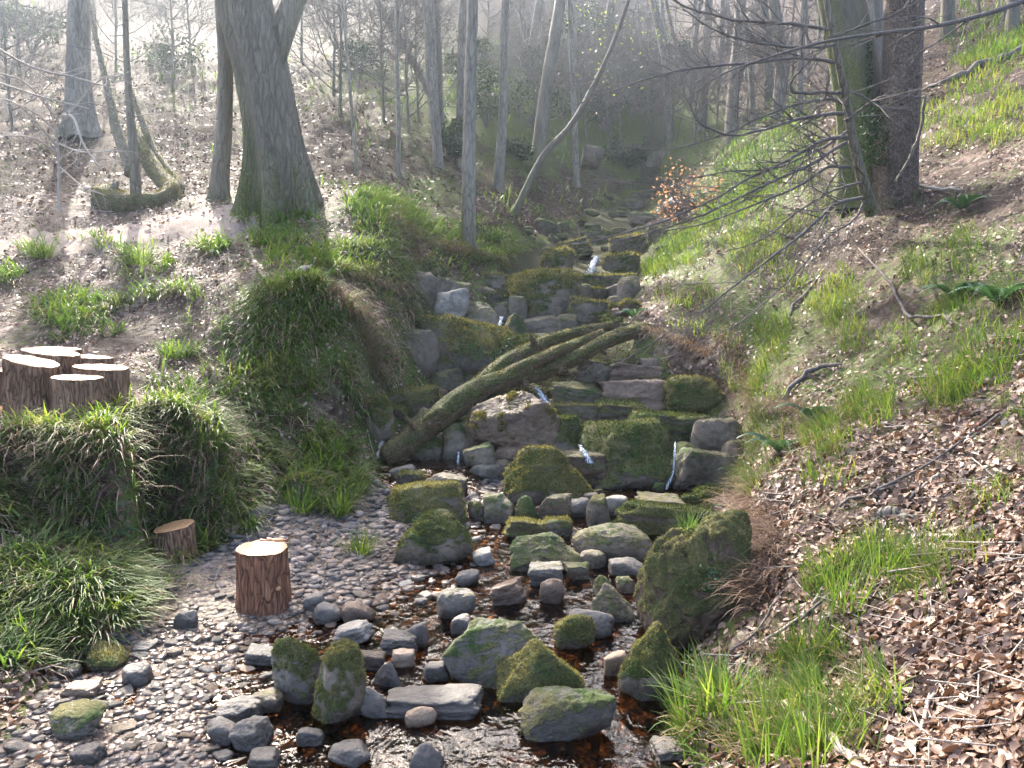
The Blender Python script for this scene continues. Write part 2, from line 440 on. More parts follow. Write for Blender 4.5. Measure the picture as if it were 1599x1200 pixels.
def tube(P, Rd, sides=6, disp=None, tip=True):
    """tapered tube through points P with radii Rd; disp(t, phi) -> radius factor"""
    P = np.asarray(P, float); n = len(P)
    Rd = np.broadcast_to(np.asarray(Rd, float), (n,))
    T = np.gradient(P, axis=0)
    T /= np.linalg.norm(T, axis=1)[:, None] + 1e-12
    a = np.array([1.0, 0, 0]) if abs(T[0, 0]) < 0.8 else np.array([0, 1.0, 0])
    U = np.empty_like(P)
    u = a - T[0] * a.dot(T[0]); u /= np.linalg.norm(u)
    for i in range(n):
        u = u - T[i] * u.dot(T[i]); u /= np.linalg.norm(u) + 1e-12
        U[i] = u
    W = np.cross(T, U)
    ph = np.linspace(0, 2 * math.pi, sides, endpoint=False)
    rad = Rd[:, None] * np.ones(sides)[None]
    if disp is not None:
        tt = np.repeat(np.linspace(0, 1, n)[:, None], sides, 1)
        rad = rad * disp(tt, np.repeat(ph[None], n, 0))
    V = P[:, None] + rad[..., None] * (np.cos(ph)[None, :, None] * U[:, None] + np.sin(ph)[None, :, None] * W[:, None])
    V = V.reshape(-1, 3)
    i = np.arange(n - 1)[:, None] * sides; j = np.arange(sides)[None]; k = (j + 1) % sides
    Q = np.stack([i + j, i + k, i + sides + k, i + sides + j], -1).reshape(-1, 4)
    Tt = np.zeros((0, 3), int)
    if tip:
        V = np.vstack([V, P[-1] + T[-1] * Rd[-1] * 0.6])
        b = (n - 1) * sides
        Tt = np.stack([b + np.arange(sides), b + (np.arange(sides) + 1) % sides, np.full(sides, n * sides)], -1)
    return V, Q, Tt

def spline(pts, n):
    """Catmull-Rom resample of rows (any dim)"""
    P = np.asarray(pts, float)
    if len(P) == 2:
        t = np.linspace(0, 1, n)[:, None]
        return P[0] * (1 - t) + P[1] * t
    E = np.vstack([2 * P[0] - P[1], P, 2 * P[-1] - P[-2]])
    s = np.linspace(0, len(P) - 1 - 1e-9, n)
    i = s.astype(int); f = (s - i)[:, None]
    a, b, c, d = E[i], E[i + 1], E[i + 2], E[i + 3]
    return 0.5 * (2 * b + (c - a) * f + (2 * a - 5 * b + 4 * c - d) * f ** 2 + (3 * b - a - 3 * c + d) * f ** 3)

def blades(g, P, az, L, Wd, lean, droop, rnd, segs=3):
    """grass blades: arcs starting at P, heading az, bending over by droop"""
    N = len(P)
    hx, hy = np.cos(az), np.sin(az)
    sx, sy = -hy, hx
    c = P.copy(); rows = []
    for k in range(segs + 1):
        t = k / segs
        w = Wd * (0.7 + 0.3 * min(1, t * 3)) * (1 - t ** 2) * 0.5
        if k < segs:
            rows.append(c + np.stack([sx * w, sy * w, 0 * w], -1))
            rows.append(c - np.stack([sx * w, sy * w, 0 * w], -1))
        else:
            rows.append(c.copy())
        th = np.minimum(lean + droop * t, 2.9)
        st = (L / segs)
        c = c + np.stack([np.sin(th) * hx * st, np.sin(th) * hy * st, np.cos(th) * st], -1)
    m = 2 * segs + 1
    V = np.stack(rows, 1).reshape(-1, 3)
    b = np.arange(N)[:, None] * m
    Q = [np.concatenate([b + 2 * k, b + 2 * k + 1, b + 2 * k + 3, b + 2 * k + 2], 1) for k in range(segs - 1)]
    T = np.concatenate([b + 2 * segs - 2, b + 2 * segs - 1, b + 2 * segs], 1)
    g.add(V, np.concatenate(Q), T, rnd=np.repeat(rnd, m))

def leaves(g, P, Nm, size, rnd, detail=True, curl=0.25, aspect=0.6, r=rng):
    """curled leaves lying on normals Nm"""
    N = len(P)
    ang = r.uniform(0, 2 * np.pi, N)
    a = np.where(np.abs(Nm[:, 2:3]) < 0.9, np.array([[0, 0, 1.0]]), np.array([[1.0, 0, 0]]))
    U = np.cross(a, Nm); U /= np.linalg.norm(U, axis=1)[:, None] + 1e-9
    W = np.cross(Nm, U)
    D = U * np.cos(ang)[:, None] + W * np.sin(ang)[:, None]
    S = np.cross(Nm, D)
    s = size[:, None]; cu = (curl * r.uniform(-0.6, 1.6, N))[:, None]; cl = (curl * r.uniform(-1, 1.6, N))[:, None]
    if detail:
        rows = [(-.5, 0, 0, 1), (-.18, 0, 0, .2), (.2, 0, 0, .25), (.52, 0, 0, 1.2),
                (-.22, .5, 1, .3), (.2, .42, 1, .4), (-.22, -.5, 1, .3), (.2, -.42, 1, .4)]
        tris = [(0, 6, 1), (0, 1, 4), (1, 6, 7), (1, 7, 2), (1, 2, 5), (1, 5, 4), (2, 7, 3), (2, 3, 5)]
    else:
        rows = [(-.5, 0, 0, .6), (.5, 0, 0, .9), (0, .5, 1, .2), (0, -.5, 1, .2)]
        tris = [(0, 3, 1), (0, 1, 2)]
    V = np.stack([P + D * s * x + S * s * y * aspect + Nm * s * (cu * e + cl * f * 0.5) for x, y, e, f in rows], 1).reshape(-1, 3)
    b = np.arange(N)[:, None, None] * len(rows)
    T = (b + np.array(tris)[None]).reshape(-1, 3)
    g.add(V, None, T, rnd=np.repeat(rnd, len(rows)))
# ------------------------------------------------------------------ terrain: cross-sections at given depths
SEC = [
 (2.2, [(-400,1525),(0,1570),(400,1620),(900,1650),(1050,1560),(1200,1420),(1400,1290),(1599,1175),(1900,980),(2300,700)]),
 (3.3, [(-400,1090),(0,1190),(300,1186),(430,1216),(560,1252),(700,1260),(1000,1256),(1080,1190),(1150,1130),(1300,1060),(1450,980),(1599,900),(1900,760),(2300,550)]),
 (4.2, [(-400,880),(-120,950),(0,1025),(120,1046),(300,1044),(430,1056),(560,1080),(700,1094),(900,1100),(1040,1098),(1090,1050),(1150,985),(1250,930),(1400,855),(1599,740),(1900,560),(2300,330)]),
 (4.9, [(-400,740),(-50,850),(60,878),(150,892),(208,945),(240,963),(400,961),(480,966),(600,978),(700,990),(800,1000),(960,1012),(1060,1010),(1120,960),(1180,870),(1250,820),(1400,740),(1599,620),(1900,430),(2300,250)]),
 (5.45,[(-400,650),(-60,690),(0,800),(100,850),(190,870),(215,905),(300,900),(430,905),(600,918),(800,930),(950,940),(1050,940),(1110,905),(1180,812),(1300,735),(1450,645),(1599,560),(1900,370),(2300,200)]),
 (5.75,[(-400,620),(0,672),(100,668),(190,676),(206,690),(222,870),(300,880),(430,880),(600,893),(800,904),(950,914),(1050,912),(1105,870),(1180,770),(1300,690),(1450,608),(1599,518),(1900,330),(2300,170)]),
 (6.25,[(-400,600),(0,648),(120,650),(196,660),(216,846),(300,850),(345,842),(358,836),(430,838),(560,856),(800,872),(950,880),(1060,880),(1125,850),(1180,750),(1300,660),(1450,578),(1599,482),(1900,300),(2300,150)]),
 (6.6, [(-400,590),(0,632),(120,632),(200,634),(300,652),(345,678),(372,792),(440,806),(560,832),(800,846),(950,852),(1060,852),(1130,832),(1180,735),(1300,635),(1450,545),(1599,445),(1900,265),(2300,130)]),
 (7.5, [(-400,545),(0,590),(100,590),(200,595),(330,622),(385,690),(440,735),(500,752),(560,768),(600,778),(700,786),(900,795),(1050,798),(1140,780),(1180,690),(1250,630),(1400,530),(1599,400),(1900,230),(2300,110)]),
 (8.5, [(-400,505),(0,545),(200,550),(330,568),(430,595),(500,645),(555,690),(585,730),(610,742),(700,740),(850,740),(1000,748),(1140,738),(1180,620),(1250,560),(1400,450),(1599,320),(1900,160),(2300,60)]),
 (9.6, [(-400,455),(0,488),(200,490),(350,468),(420,440),(470,434),(520,460),(556,500),(578,590),(600,640),(700,690),(850,700),(1000,690),(1100,650),(1150,602),(1200,545),(1300,455),(1400,395),(1599,275),(1900,115),(2300,30)]),
 (11,  [(-400,395),(0,418),(200,412),(350,402),(450,402),(520,408),(590,430),(628,480),(660,560),(700,612),(800,622),(900,605),(945,585),(990,522),(1080,488),(1150,445),(1250,392),(1350,325),(1450,282),(1599,212),(1900,60),(2300,-20)]),
 (13,  [(-400,340),(0,345),(200,338),(350,328),(450,325),(530,326),(600,340),(635,380),(650,400),(700,440),(765,482),(800,510),(900,500),(980,470),(1050,420),(1150,352),(1250,300),(1350,255),(1450,205),(1599,132),(1900,0),(2300,-60)]),
 (16,  [(-400,245),(0,270),(150,272),(350,272),(450,268),(560,276),(650,312),(720,340),(780,368),(825,425),(930,432),(1000,420),(1060,380),(1150,315),(1300,222),(1450,135),(1599,62),(1900,-60),(2300,-120)]),
 (21,  [(-400,140),(0,172),(200,178),(450,178),(600,190),(700,228),(780,290),(850,352),(930,373),(1010,360),(1080,315),(1150,255),(1300,165),(1450,65),(1599,-20),(1900,-130),(2300,-180)]),
 (30,  [(-400,30),(0,50),(300,56),(600,66),(750,110),(850,190),(950,285),(1010,305),(1060,272),(1150,200),(1300,100),(1450,10),(1700,-120),(2300,-220)]),
 (42,  [(-400,-130),(0,-110),(300,-100),(600,-90),(800,-40),(950,60),(1030,120),(1100,80),(1250,20),(1400,-10),(1700,-150),(2300,-240)]),
 (58,  [(-400,-190),(0,-170),(300,-160),(600,-150),(800,-110),(1000,-20),(1100,0),(1250,-20),(1400,-60),(1700,-150),(2300,-240)]),
 (80,  [(-400,-80),(0,-70),(430,-60),(600,-60),(1000,-10),(1200,0),(1400,-30),(1700,-90),(2300,-160)]),
 (130, [(-400,170),(2300,120)]),
 (400, [(-400,400),(2300,390)]),
]
UG = np.linspace(-2.2, 2.2, 1101)
LG = np.linspace(math.log(1.6), math.log(430), 620)
def _table():
    secY = np.log(np.array([s[0] for s in SEC]))
    Z = []
    for Y, pts in SEC:
        p = np.array(pts, float)
        dx, dy, dz = ray(p[:, 0], p[:, 1])
        Z.append(np.interp(UG, dx / dy, CAMZ + dz / dy * Y))
    Z = np.array(Z)
    # monotone cubic (Fritsch-Carlson style) along log depth
    h = np.diff(secY)[:, None]
    d = np.diff(Z, axis=0) / h
    m = np.zeros_like(Z)
    m[1:-1] = np.where(d[:-1] * d[1:] > 0, 2 * d[:-1] * d[1:] / (d[:-1] + d[1:] + 1e-12), 0)
    m[0], m[-1] = d[0], d[-1]
    L = np.clip(LG, secY[0], secY[-1])
    i = np.clip(np.searchsorted(secY, L, 'right') - 1, 0, len(secY) - 2)
    hh = (secY[i + 1] - secY[i])[:, None]
    t = ((L - secY[i])[:, None]) / hh
    T = ((2*t**3 - 3*t**2 + 1) * Z[i] + (t**3 - 2*t**2 + t) * hh * m[i]
         + (-2*t**3 + 3*t**2) * Z[i + 1] + (t**3 - t**2) * hh * m[i + 1])
    k = np.exp(-np.linspace(-2, 2, 9) ** 2); k /= k.sum()
    pad = np.pad(T, ((0, 0), (4, 4)), 'edge')
    T = sum(k[j] * pad[:, j:j + T.shape[1]] for j in range(9))
    return T
ZT = _table()
EDGE = np.array([(1.5,-900,1020),(2.2,-500,1040),(3.3,-60,1075),(4.2,60,1070),(4.9,212,1090),(5.45,225,1085),(5.75,226,1085),(6.25,366,1100),
                 (6.6,385,1110),(7.5,560,1140),(8.5,585,1140),(9.6,622,1080),(11,690,965),(13,765,985),(16,800,1030),(21,890,985),(30,985,1025),(40,1018,1035),(45,1024,1025)])
def bank_dist(x, Y):
    """signed nominal-pixel distance inside the stream bed (positive inside)"""
    px = 799.5 + FPX * x / np.maximum(Y, 1.6)
    l = np.log(np.maximum(Y, 1.5))
    lo = np.interp(l, np.log(EDGE[:, 0]), EDGE[:, 1]); hi = np.interp(l, np.log(EDGE[:, 0]), EDGE[:, 2])
    return np.minimum(px - lo, hi - px) * np.maximum(Y, 1.6) / FPX

def smoothH(x, Y):
    x = np.asarray(x, float); Y = np.asarray(Y, float)
    Yc = np.maximum(Y, 2.2)
    u = np.clip(x / Yc, -2.19, 2.19)
    fu = (u - UG[0]) / (UG[1] - UG[0]); fl = (np.log(np.clip(Yc, 1.6, 429)) - LG[0]) / (LG[1] - LG[0])
    i = np.clip(fu.astype(int), 0, len(UG) - 2); j = np.clip(fl.astype(int), 0, len(LG) - 2)
    a, b = fu - i, fl - j
    return (ZT[j, i] * (1 - a) * (1 - b) + ZT[j, i + 1] * a * (1 - b) + ZT[j + 1, i] * (1 - a) * b + ZT[j + 1, i + 1] * a * b)

def H(x, Y):
    x = np.atleast_1d(np.asarray(x, float)); Y = np.atleast_1d(np.asarray(Y, float))
    z = smoothH(x, Y)
    p = np.stack([x, Y, 0 * x], -1)
    ins = sstep(-0.15, 0.15, bank_dist(x, Y))
    far = sstep(9, 22, Y)
    bank = 0.085 * fbm(p * 2.3, 3, 3) + 0.035 * fbm(p * 8, 2, 5) + far * (0.30 * fbm(p * 0.45, 3, 9) + 0.10 * np.abs(fbm(p * 1.7, 2, 12)))
    bed = 0.022 * fbm(p * 4.5, 3, 21) + 0.010 * fbm(p * 16, 2, 23)
    return z + bank * (1 - ins) + bed * ins

def normals(x, Y, e=0.04):
    hx = (H(x + e, Y) - H(x - e, Y)) / (2 * e); hy = (H(x, Y + e) - H(x, Y - e)) / (2 * e)
    n = np.stack([-hx, -hy, np.ones_like(hx)], -1)
    return n / np.linalg.norm(n, axis=1)[:, None]

_YS = np.exp(np.linspace(math.log(1.8), math.log(120), 2600))
def hit(px, py, wet=False):
    """first point of the ground seen through a photo position"""
    dx, dy, dz = ray(px, py)
    x = dx / dy * _YS; z = CAMZ + dz / dy * _YS
    h = H(x, _YS)
    if wet: h = np.where(bank_dist(x, _YS) > 0, np.maximum(h, water_level(x, _YS)), h)
    k = np.argmax(z < h)
    if not (z < h).any(): k = len(_YS) - 1
    return Vector((float(x[k]), float(_YS[k]), float(h[k])))

WS = np.array([(1.5,-0.06),(3.0,-0.045),(4.3,-0.04),(5.0,-0.035),(5.8,-0.025),(6.6,0.0),(7.2,0.035),(7.6,0.065),(8.1,0.09),(8.4,0.12),(8.9,0.245),(9.2,0.25),(9.3,0.0)])
def water_level(x, Y):
    w = np.interp(Y, WS[:, 0], WS[:, 1])
    left = (x < -0.35)
    w = np.where(left & (Y > 7.7) & (Y < 8.35), 0.10 + (Y - 7.7) * 0.2, w)
    w = np.where(left & (Y >= 8.35), 0.235, w)
    return w

def build_terrain():
    nu, nl = 620, 430
    s = np.linspace(-1, 1, nu)
    xs = s * 0.95 + 1.25 * s ** 5
    Ys = np.concatenate([np.linspace(-6, 1.9, 24), np.exp(np.linspace(math.log(2.0), math.log(26), nl - 100)), np.exp(np.linspace(math.log(26.5), math.log(400), 76))])
    XX = xs[None] * (np.abs(Ys)[:, None] + 1.5)
    YY = np.repeat(Ys[:, None], nu, 1)
    x, y = XX.ravel(), YY.ravel()
    z = H(x, y)
    V = np.stack([x, y, z], -1)
    n = len(Ys)
    i = np.arange(n - 1)[:, None] * nu; j = np.arange(nu - 1)[None]
    Q = np.stack([i + j, i + j + 1, i + nu + j + 1, i + nu + j], -1).reshape(-1, 4)
    p = np.stack([x, y, z], -1)
    bd = bank_dist(x, y)
    px, py = to_px(x, np.maximum(y, 1.5), z)
    moss = 0.30 + 0.35 * fbm(p * 1.1, 3, 40) - 0.18 * sstep(12, 22, y) + 0.35 * sstep(0.6, 0.0, np.abs(bd)) * (bd < 0.1)
    # greener ground under the big tree and along the lip of the left bank
    for (cx, cy, rx, ry, a) in [(430,345,110,30,.5),(620,320,90,45,.35),(470,500,130,90,.35),(450,610,130,90,.3),(760,385,70,30,.3),(1180,270,90,90,.45),
                                (1060,395,60,50,.6),(1200,540,60,50,.25),(1320,560,110,120,.3),(1150,480,80,80,.3),(1500,440,90,90,.25),(700,150,150,90,.35),(1050,200,100,80,.4),(300,150,120,60,.15),(1480,600,110,60,.2),(880,200,180,110,.55),(600,120,200,70,.2)]:
        moss += a * np.exp(-((px - cx) / rx) ** 2 - ((py - cy) / ry) ** 2)
    moss -= 0.35 * np.exp(-((px - 1450) / 170) ** 2 - ((py - 1010) / 220) ** 2)
    wl = water_level(x, y)
    wet = sstep(0.022, -0.02, z - wl) * (y < 9.4)
    crev = sstep(8.6, 9.6, y)
    mud = np.exp(-((px - 300) / 90) ** 4 - ((py - 935) / 45) ** 4) + np.exp(-((px - 560) / 70) ** 4 - ((py - 880) / 30) ** 4) * .6
    cx_, cy_ = x[Q].mean(1), y[Q].mean(1)
    qb = bank_dist(cx_, cy_)
    jit = 0.12 * fbm(np.stack([cx_, cy_, 0 * cx_], -1) * 3, 2, 50)
    bed_m = qb + jit > 0
    pn = 799.5 + FPX * cx_ / np.maximum(cy_, 1.6)
    path_m = (~bed_m) & (((np.abs(cy_ - (12.1 + 0.002 * (pn - 200)) - jit * 3) < 0.55) & (pn < 410)))
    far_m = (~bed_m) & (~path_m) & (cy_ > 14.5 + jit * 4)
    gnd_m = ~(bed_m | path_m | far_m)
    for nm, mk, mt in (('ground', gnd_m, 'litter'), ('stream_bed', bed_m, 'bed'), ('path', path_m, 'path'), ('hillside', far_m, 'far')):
        q = Q[mk]
        used, inv = np.unique(q, return_inverse=True)
        g = G()
        g.add(V[used], inv.reshape(-1, 4), None, moss=moss[used], wet=wet[used], crev=crev[used], mud=mud[used])
        o = g.build(nm, M[mt])
        tag(o, {'ground': 'leaf strewn mossy banks on both sides of the stream', 'stream_bed': 'gravelly bed of the stream',
                'path': 'narrow trodden earth path along the left bank', 'hillside': 'steep leaf covered wooded hillside behind'}[nm],
            {'ground': 'ground', 'stream_bed': 'stream bed', 'path': 'path', 'hillside': 'hillside'}[nm], kind='structure')
build_terrain()

def build_water():
    xs = np.arange(-5.5, 3.0, 0.035); Ys = np.arange(1.6, 9.2, 0.035)
    X, Y = np.meshgrid(xs, Ys)
    x, y = X.ravel(), Y.ravel()
    w = water_level(x, y); h = H(x, y)
    z = w + 0.006 * fbm(np.stack([x, y, 0 * x], -1) * 5, 2, 60)
    nu = len(xs)
    i = np.arange(len(Ys) - 1)[:, None] * nu; j = np.arange(nu - 1)[None]
    Q = np.stack([i + j, i + j + 1, i + nu + j + 1, i + nu + j], -1).reshape(-1, 4)
    ok = (z > h - 0.03) & (bank_dist(x, y) > -0.25)
    zq = z[Q]
    Q = Q[ok[Q].all(1) & ((zq.max(1) - zq.min(1)) < 0.05)]
    used, inv = np.unique(Q, return_inverse=True)
    g = G(); g.add(np.stack([x, y, z], -1)[used], inv.reshape(-1, 4))
    tag(g.build('water', M['water']), 'shallow amber stream water between the stones', 'water', kind='structure')
build_water()

# ------------------------------------------------------------------ rocks
_ICO = {}
def ico(sub):
    if sub not in _ICO:
        bm = bmesh.new(); bmesh.ops.create_icosphere(bm, subdivisions=sub, radius=1.0)
        V = np.array([v.co[:] for v in bm.verts]); T = np.array([[v.index for v in f.verts] for f in bm.faces]); bm.free()
        _ICO[sub] = (V, T)
    return _ICO[sub]

def rock_shape(seed, style='a', sub=4, rough=1.0):
    """unit-size (bounding box -1..1) stone; base at the bottom"""
    r = np.random.default_rng(seed)
    D, T = ico(sub)
    npl = {'r': 16, 'a': 11, 'b': 7, 's': 9, 't': 8, 'p': 8}[style]
    N = r.normal(size=(npl, 3)); N /= np.linalg.norm(N, axis=1)[:, None]
    d = r.uniform(0.62, 1.0, npl)
    ax = np.vstack([np.eye(3), -np.eye(3)]); dax = r.uniform(0.72, 0.95, 6)
    if style in 'bs':
        ax = ax + r.normal(scale=0.10, size=ax.shape); ax /= np.linalg.norm(ax, axis=1)[:, None]
        d = r.uniform(0.95, 1.25, npl); dax = r.uniform(0.62, 0.8, 6)
    if style in 'tp':
        k = 5
        a = r.uniform(0, 2 * np.pi) + np.arange(k) * 2 * np.pi / k + r.uniform(-.35, .35, k)
        el = r.uniform(0.35, 0.8, k)
        N[:k] = np.stack([np.cos(a) * np.cos(el), np.sin(a) * np.cos(el), np.sin(el)], -1); d[:k] = r.uniform(0.45, 0.62, k)
    if style == 't': dax[2] = r.uniform(.52, .68)
    N = np.vstack([N, ax]); d = np.concatenate([d, dax])
    p = {'r': 6.5, 'a': 16.0, 'b': 22.0, 's': 14.0, 't': 20.0, 'p': 18.0}[style]
    W = D + 0.10 * np.stack([fbm(D * 1.7, 2, seed % 97 + k * 5) for k in range(3)], -1)
    dot = np.maximum(W @ N.T / d, 0)
    rad = (dot ** p).sum(1) ** (-1 / p)
    V = D * rad[:, None]
    s = 0.062 * rough
    rid = 1 - np.abs(fbm(D * 2.6, 3, seed % 79 + 200)) * 2
    V = V * (1 - s * .9 * np.maximum(rid - .72, 0)[:, None] * 3 + s * 1.3 * fbm(D * 2.3, 3, seed % 89)[:, None] + s * 0.7 * fbm(D * 7, 3, seed % 83)[:, None] + (s * 0.35 * fbm(D * 19, 2, seed % 71)[:, None] if sub >= 5 else 0))
    if style in 'bs' and sub >= 3:        # bedding ledges
        V[:, :2] *= (1 + 0.035 * np.sign(np.sin(V[:, 2] * 9 + 2 * vnoise(V * 1.5, seed % 61))))[:, None] ** 1
    mn, mx = V.min(0), V.max(0)
    V = (V - (mn + mx) / 2) / ((mx - mn) / 2)
    return V, T

def vnormals(V, T):
    f = np.cross(V[T[:, 1]] - V[T[:, 0]], V[T[:, 2]] - V[T[:, 0]])
    n = np.zeros_like(V)
    for k in range(3): np.add.at(n, T[:, k], f)
    return n / (np.linalg.norm(n, axis=1)[:, None] + 1e-12)

def w_px_(b): return b[2] - b[0]
def rock(box, style, mat, moss, label, Y=None, depth=None, sink=0.25, taper=0.0, shear=0.0, tilt=0.0, yaw=None, group=None, fuzz=None, name='boulder', cat='boulder', hue=None, seed=None, sub=None):
    x0, y0, x1, y1 = box
    cxp = (x0 + x1) / 2
    if seed is None: seed = int(x0 * 7 + y0 * 13 + x1)
    r = np.random.default_rng(seed + 1)
    if style == 'b' and w_px_(box) < 60: style = 'a'
    if tilt == 0 and style in 'abs': tilt = r.normal() * 7
    w_px = x1 - x0
    if Y is None: Y = hit(cxp, min(y1, 1240), True).y
    w = w_px / FPX * Y
    dep = w * (depth if depth else r.uniform(0.7, 0.95))
    Yc = Y + dep * 0.27
    w *= 1.06 * Yc / Y
    top = at(cxp, y0, Yc).z; bot = at(cxp, y1, Y).z
    h = max(top - bot, 0.02); hb = h * (1 + sink)
    V, T = rock_shape(seed, style, sub or (5 if w_px > 55 else 4), 1.5 if moss > .9 else (1.3 if moss > .4 else 1.0))
    V = V * np.array([w / 2, dep / 2, hb / 2])
    zt = (V[:, 2] / hb + 0.5)[:, None]
    if taper: V[:, :2] *= 1 - taper * (zt - 0.25)
    if shear: V[:, 0:1] += shear * w * (zt - 0.5)
    if tilt:
        c, s_ = math.cos(math.radians(tilt)), math.sin(math.radians(tilt))
        V = np.stack([V[:, 0] * c - V[:, 2] * s_, V[:, 1], V[:, 0] * s_ + V[:, 2] * c], -1)
    sx = (V[:, 0].max() - V[:, 0].min()); V[:, 0] *= w / sx; V[:, 0] -= (V[:, 0].max() + V[:, 0].min()) / 2
    sz = (V[:, 2].max() - V[:, 2].min()); V[:, 2] *= hb / sz
    V[:, 2] += top - V[:, 2].max()
    X = float(at(cxp, (y0 + y1) / 2, Yc).x)
    V[:, 0] += X; V[:, 1] += Yc
    n = vnormals(V, T)
    mo = min(1.0, moss * 1.45) * sstep(-0.55, 0.6, n[:, 2] + 0.45 * fbm(V * 3.0 / max(w, 0.3), 3, seed % 53)) - 0.02
    if moss > 0.95: mo = np.maximum(mo, 0.75 + 0.3 * fbm(V * 3, 2, 5))
    wl = water_level(V[:, 0], V[:, 1])
    wet = sstep(0.14, 0.02, V[:, 2] - wl + 0.05 * fbm(V * 8, 2, 31)) * (V[:, 1] < 9.3)
    org = (X, Yc, float(bot))
    g = G(); g.add(V, None, T, moss=mo, wet=wet)
    o = g.build(name, M[mat], origin=org)
    tag(o, label, cat, group)
    if fuzz is None: fuzz = moss > 0.45 and w_px > 45
    if fuzz:
        f = np.cross(V[T[:, 1]] - V[T[:, 0]], V[T[:, 2]] - V[T[:, 0]]); ar = np.linalg.norm(f, axis=1) / 2
        mm = mo[T].mean(1)
        vis = (f[:, 1] < 0.6 * np.linalg.norm(f, axis=1))
        pr = ar * sstep(0.42, 0.75, mm + 0.4 * fbm(V[T[:, 0]] * 9, 2, 77)) * vis
        tot = pr.sum()
        if tot > 1e-4:
            k = int(min(5200, 900 * w_px / 60 * (y1 - y0) / 40))
            fi = r.choice(len(T), k, p=pr / tot)
            b = r.uniform(0, 1, (k, 2)); b = np.where(b.sum(1)[:, None] > 1, 1 - b, b)
            P = V[T[fi, 0]] + b[:, :1] * (V[T[fi, 1]] - V[T[fi, 0]]) + b[:, 1:] * (V[T[fi, 2]] - V[T[fi, 0]])
            nn = f[fi] / (np.linalg.norm(f[fi], axis=1)[:, None] + 1e-9)
            pxs = Yc / FPX
            L = r.uniform(2.0, 6.0, k)[:, None] * pxs * (1.0 if Yc > 7 else 0.85)
            dr = nn * 0.8 + r.normal(scale=0.5, size=(k, 3)) + np.array([0, 0, 0.1]); dr /= np.linalg.norm(dr, axis=1)[:, None]
            sd = np.cross(dr, r.normal(size=(k, 3))); sd /= np.linalg.norm(sd, axis=1)[:, None] + 1e-9
            wd = r.uniform(0.6, 1.3, k)[:, None] * pxs
            FV = np.stack([P - sd * wd - nn * 0.004, P + sd * wd - nn * 0.004, P + dr * L], 1).reshape(-1, 3) - np.array(org)
            gg = G(); gg.add(FV, None, np.arange(3 * k).reshape(-1, 3), rnd=np.repeat(r.uniform(0, 1, k), 3))
            fo = gg.build('moss', M['mossfuzz' if (hue or ('g' if r.random() < 0.35 else 'y')) == 'y' else 'mossgreen'], parent=o)
            fo['kind'] = 'stuff'
    return o
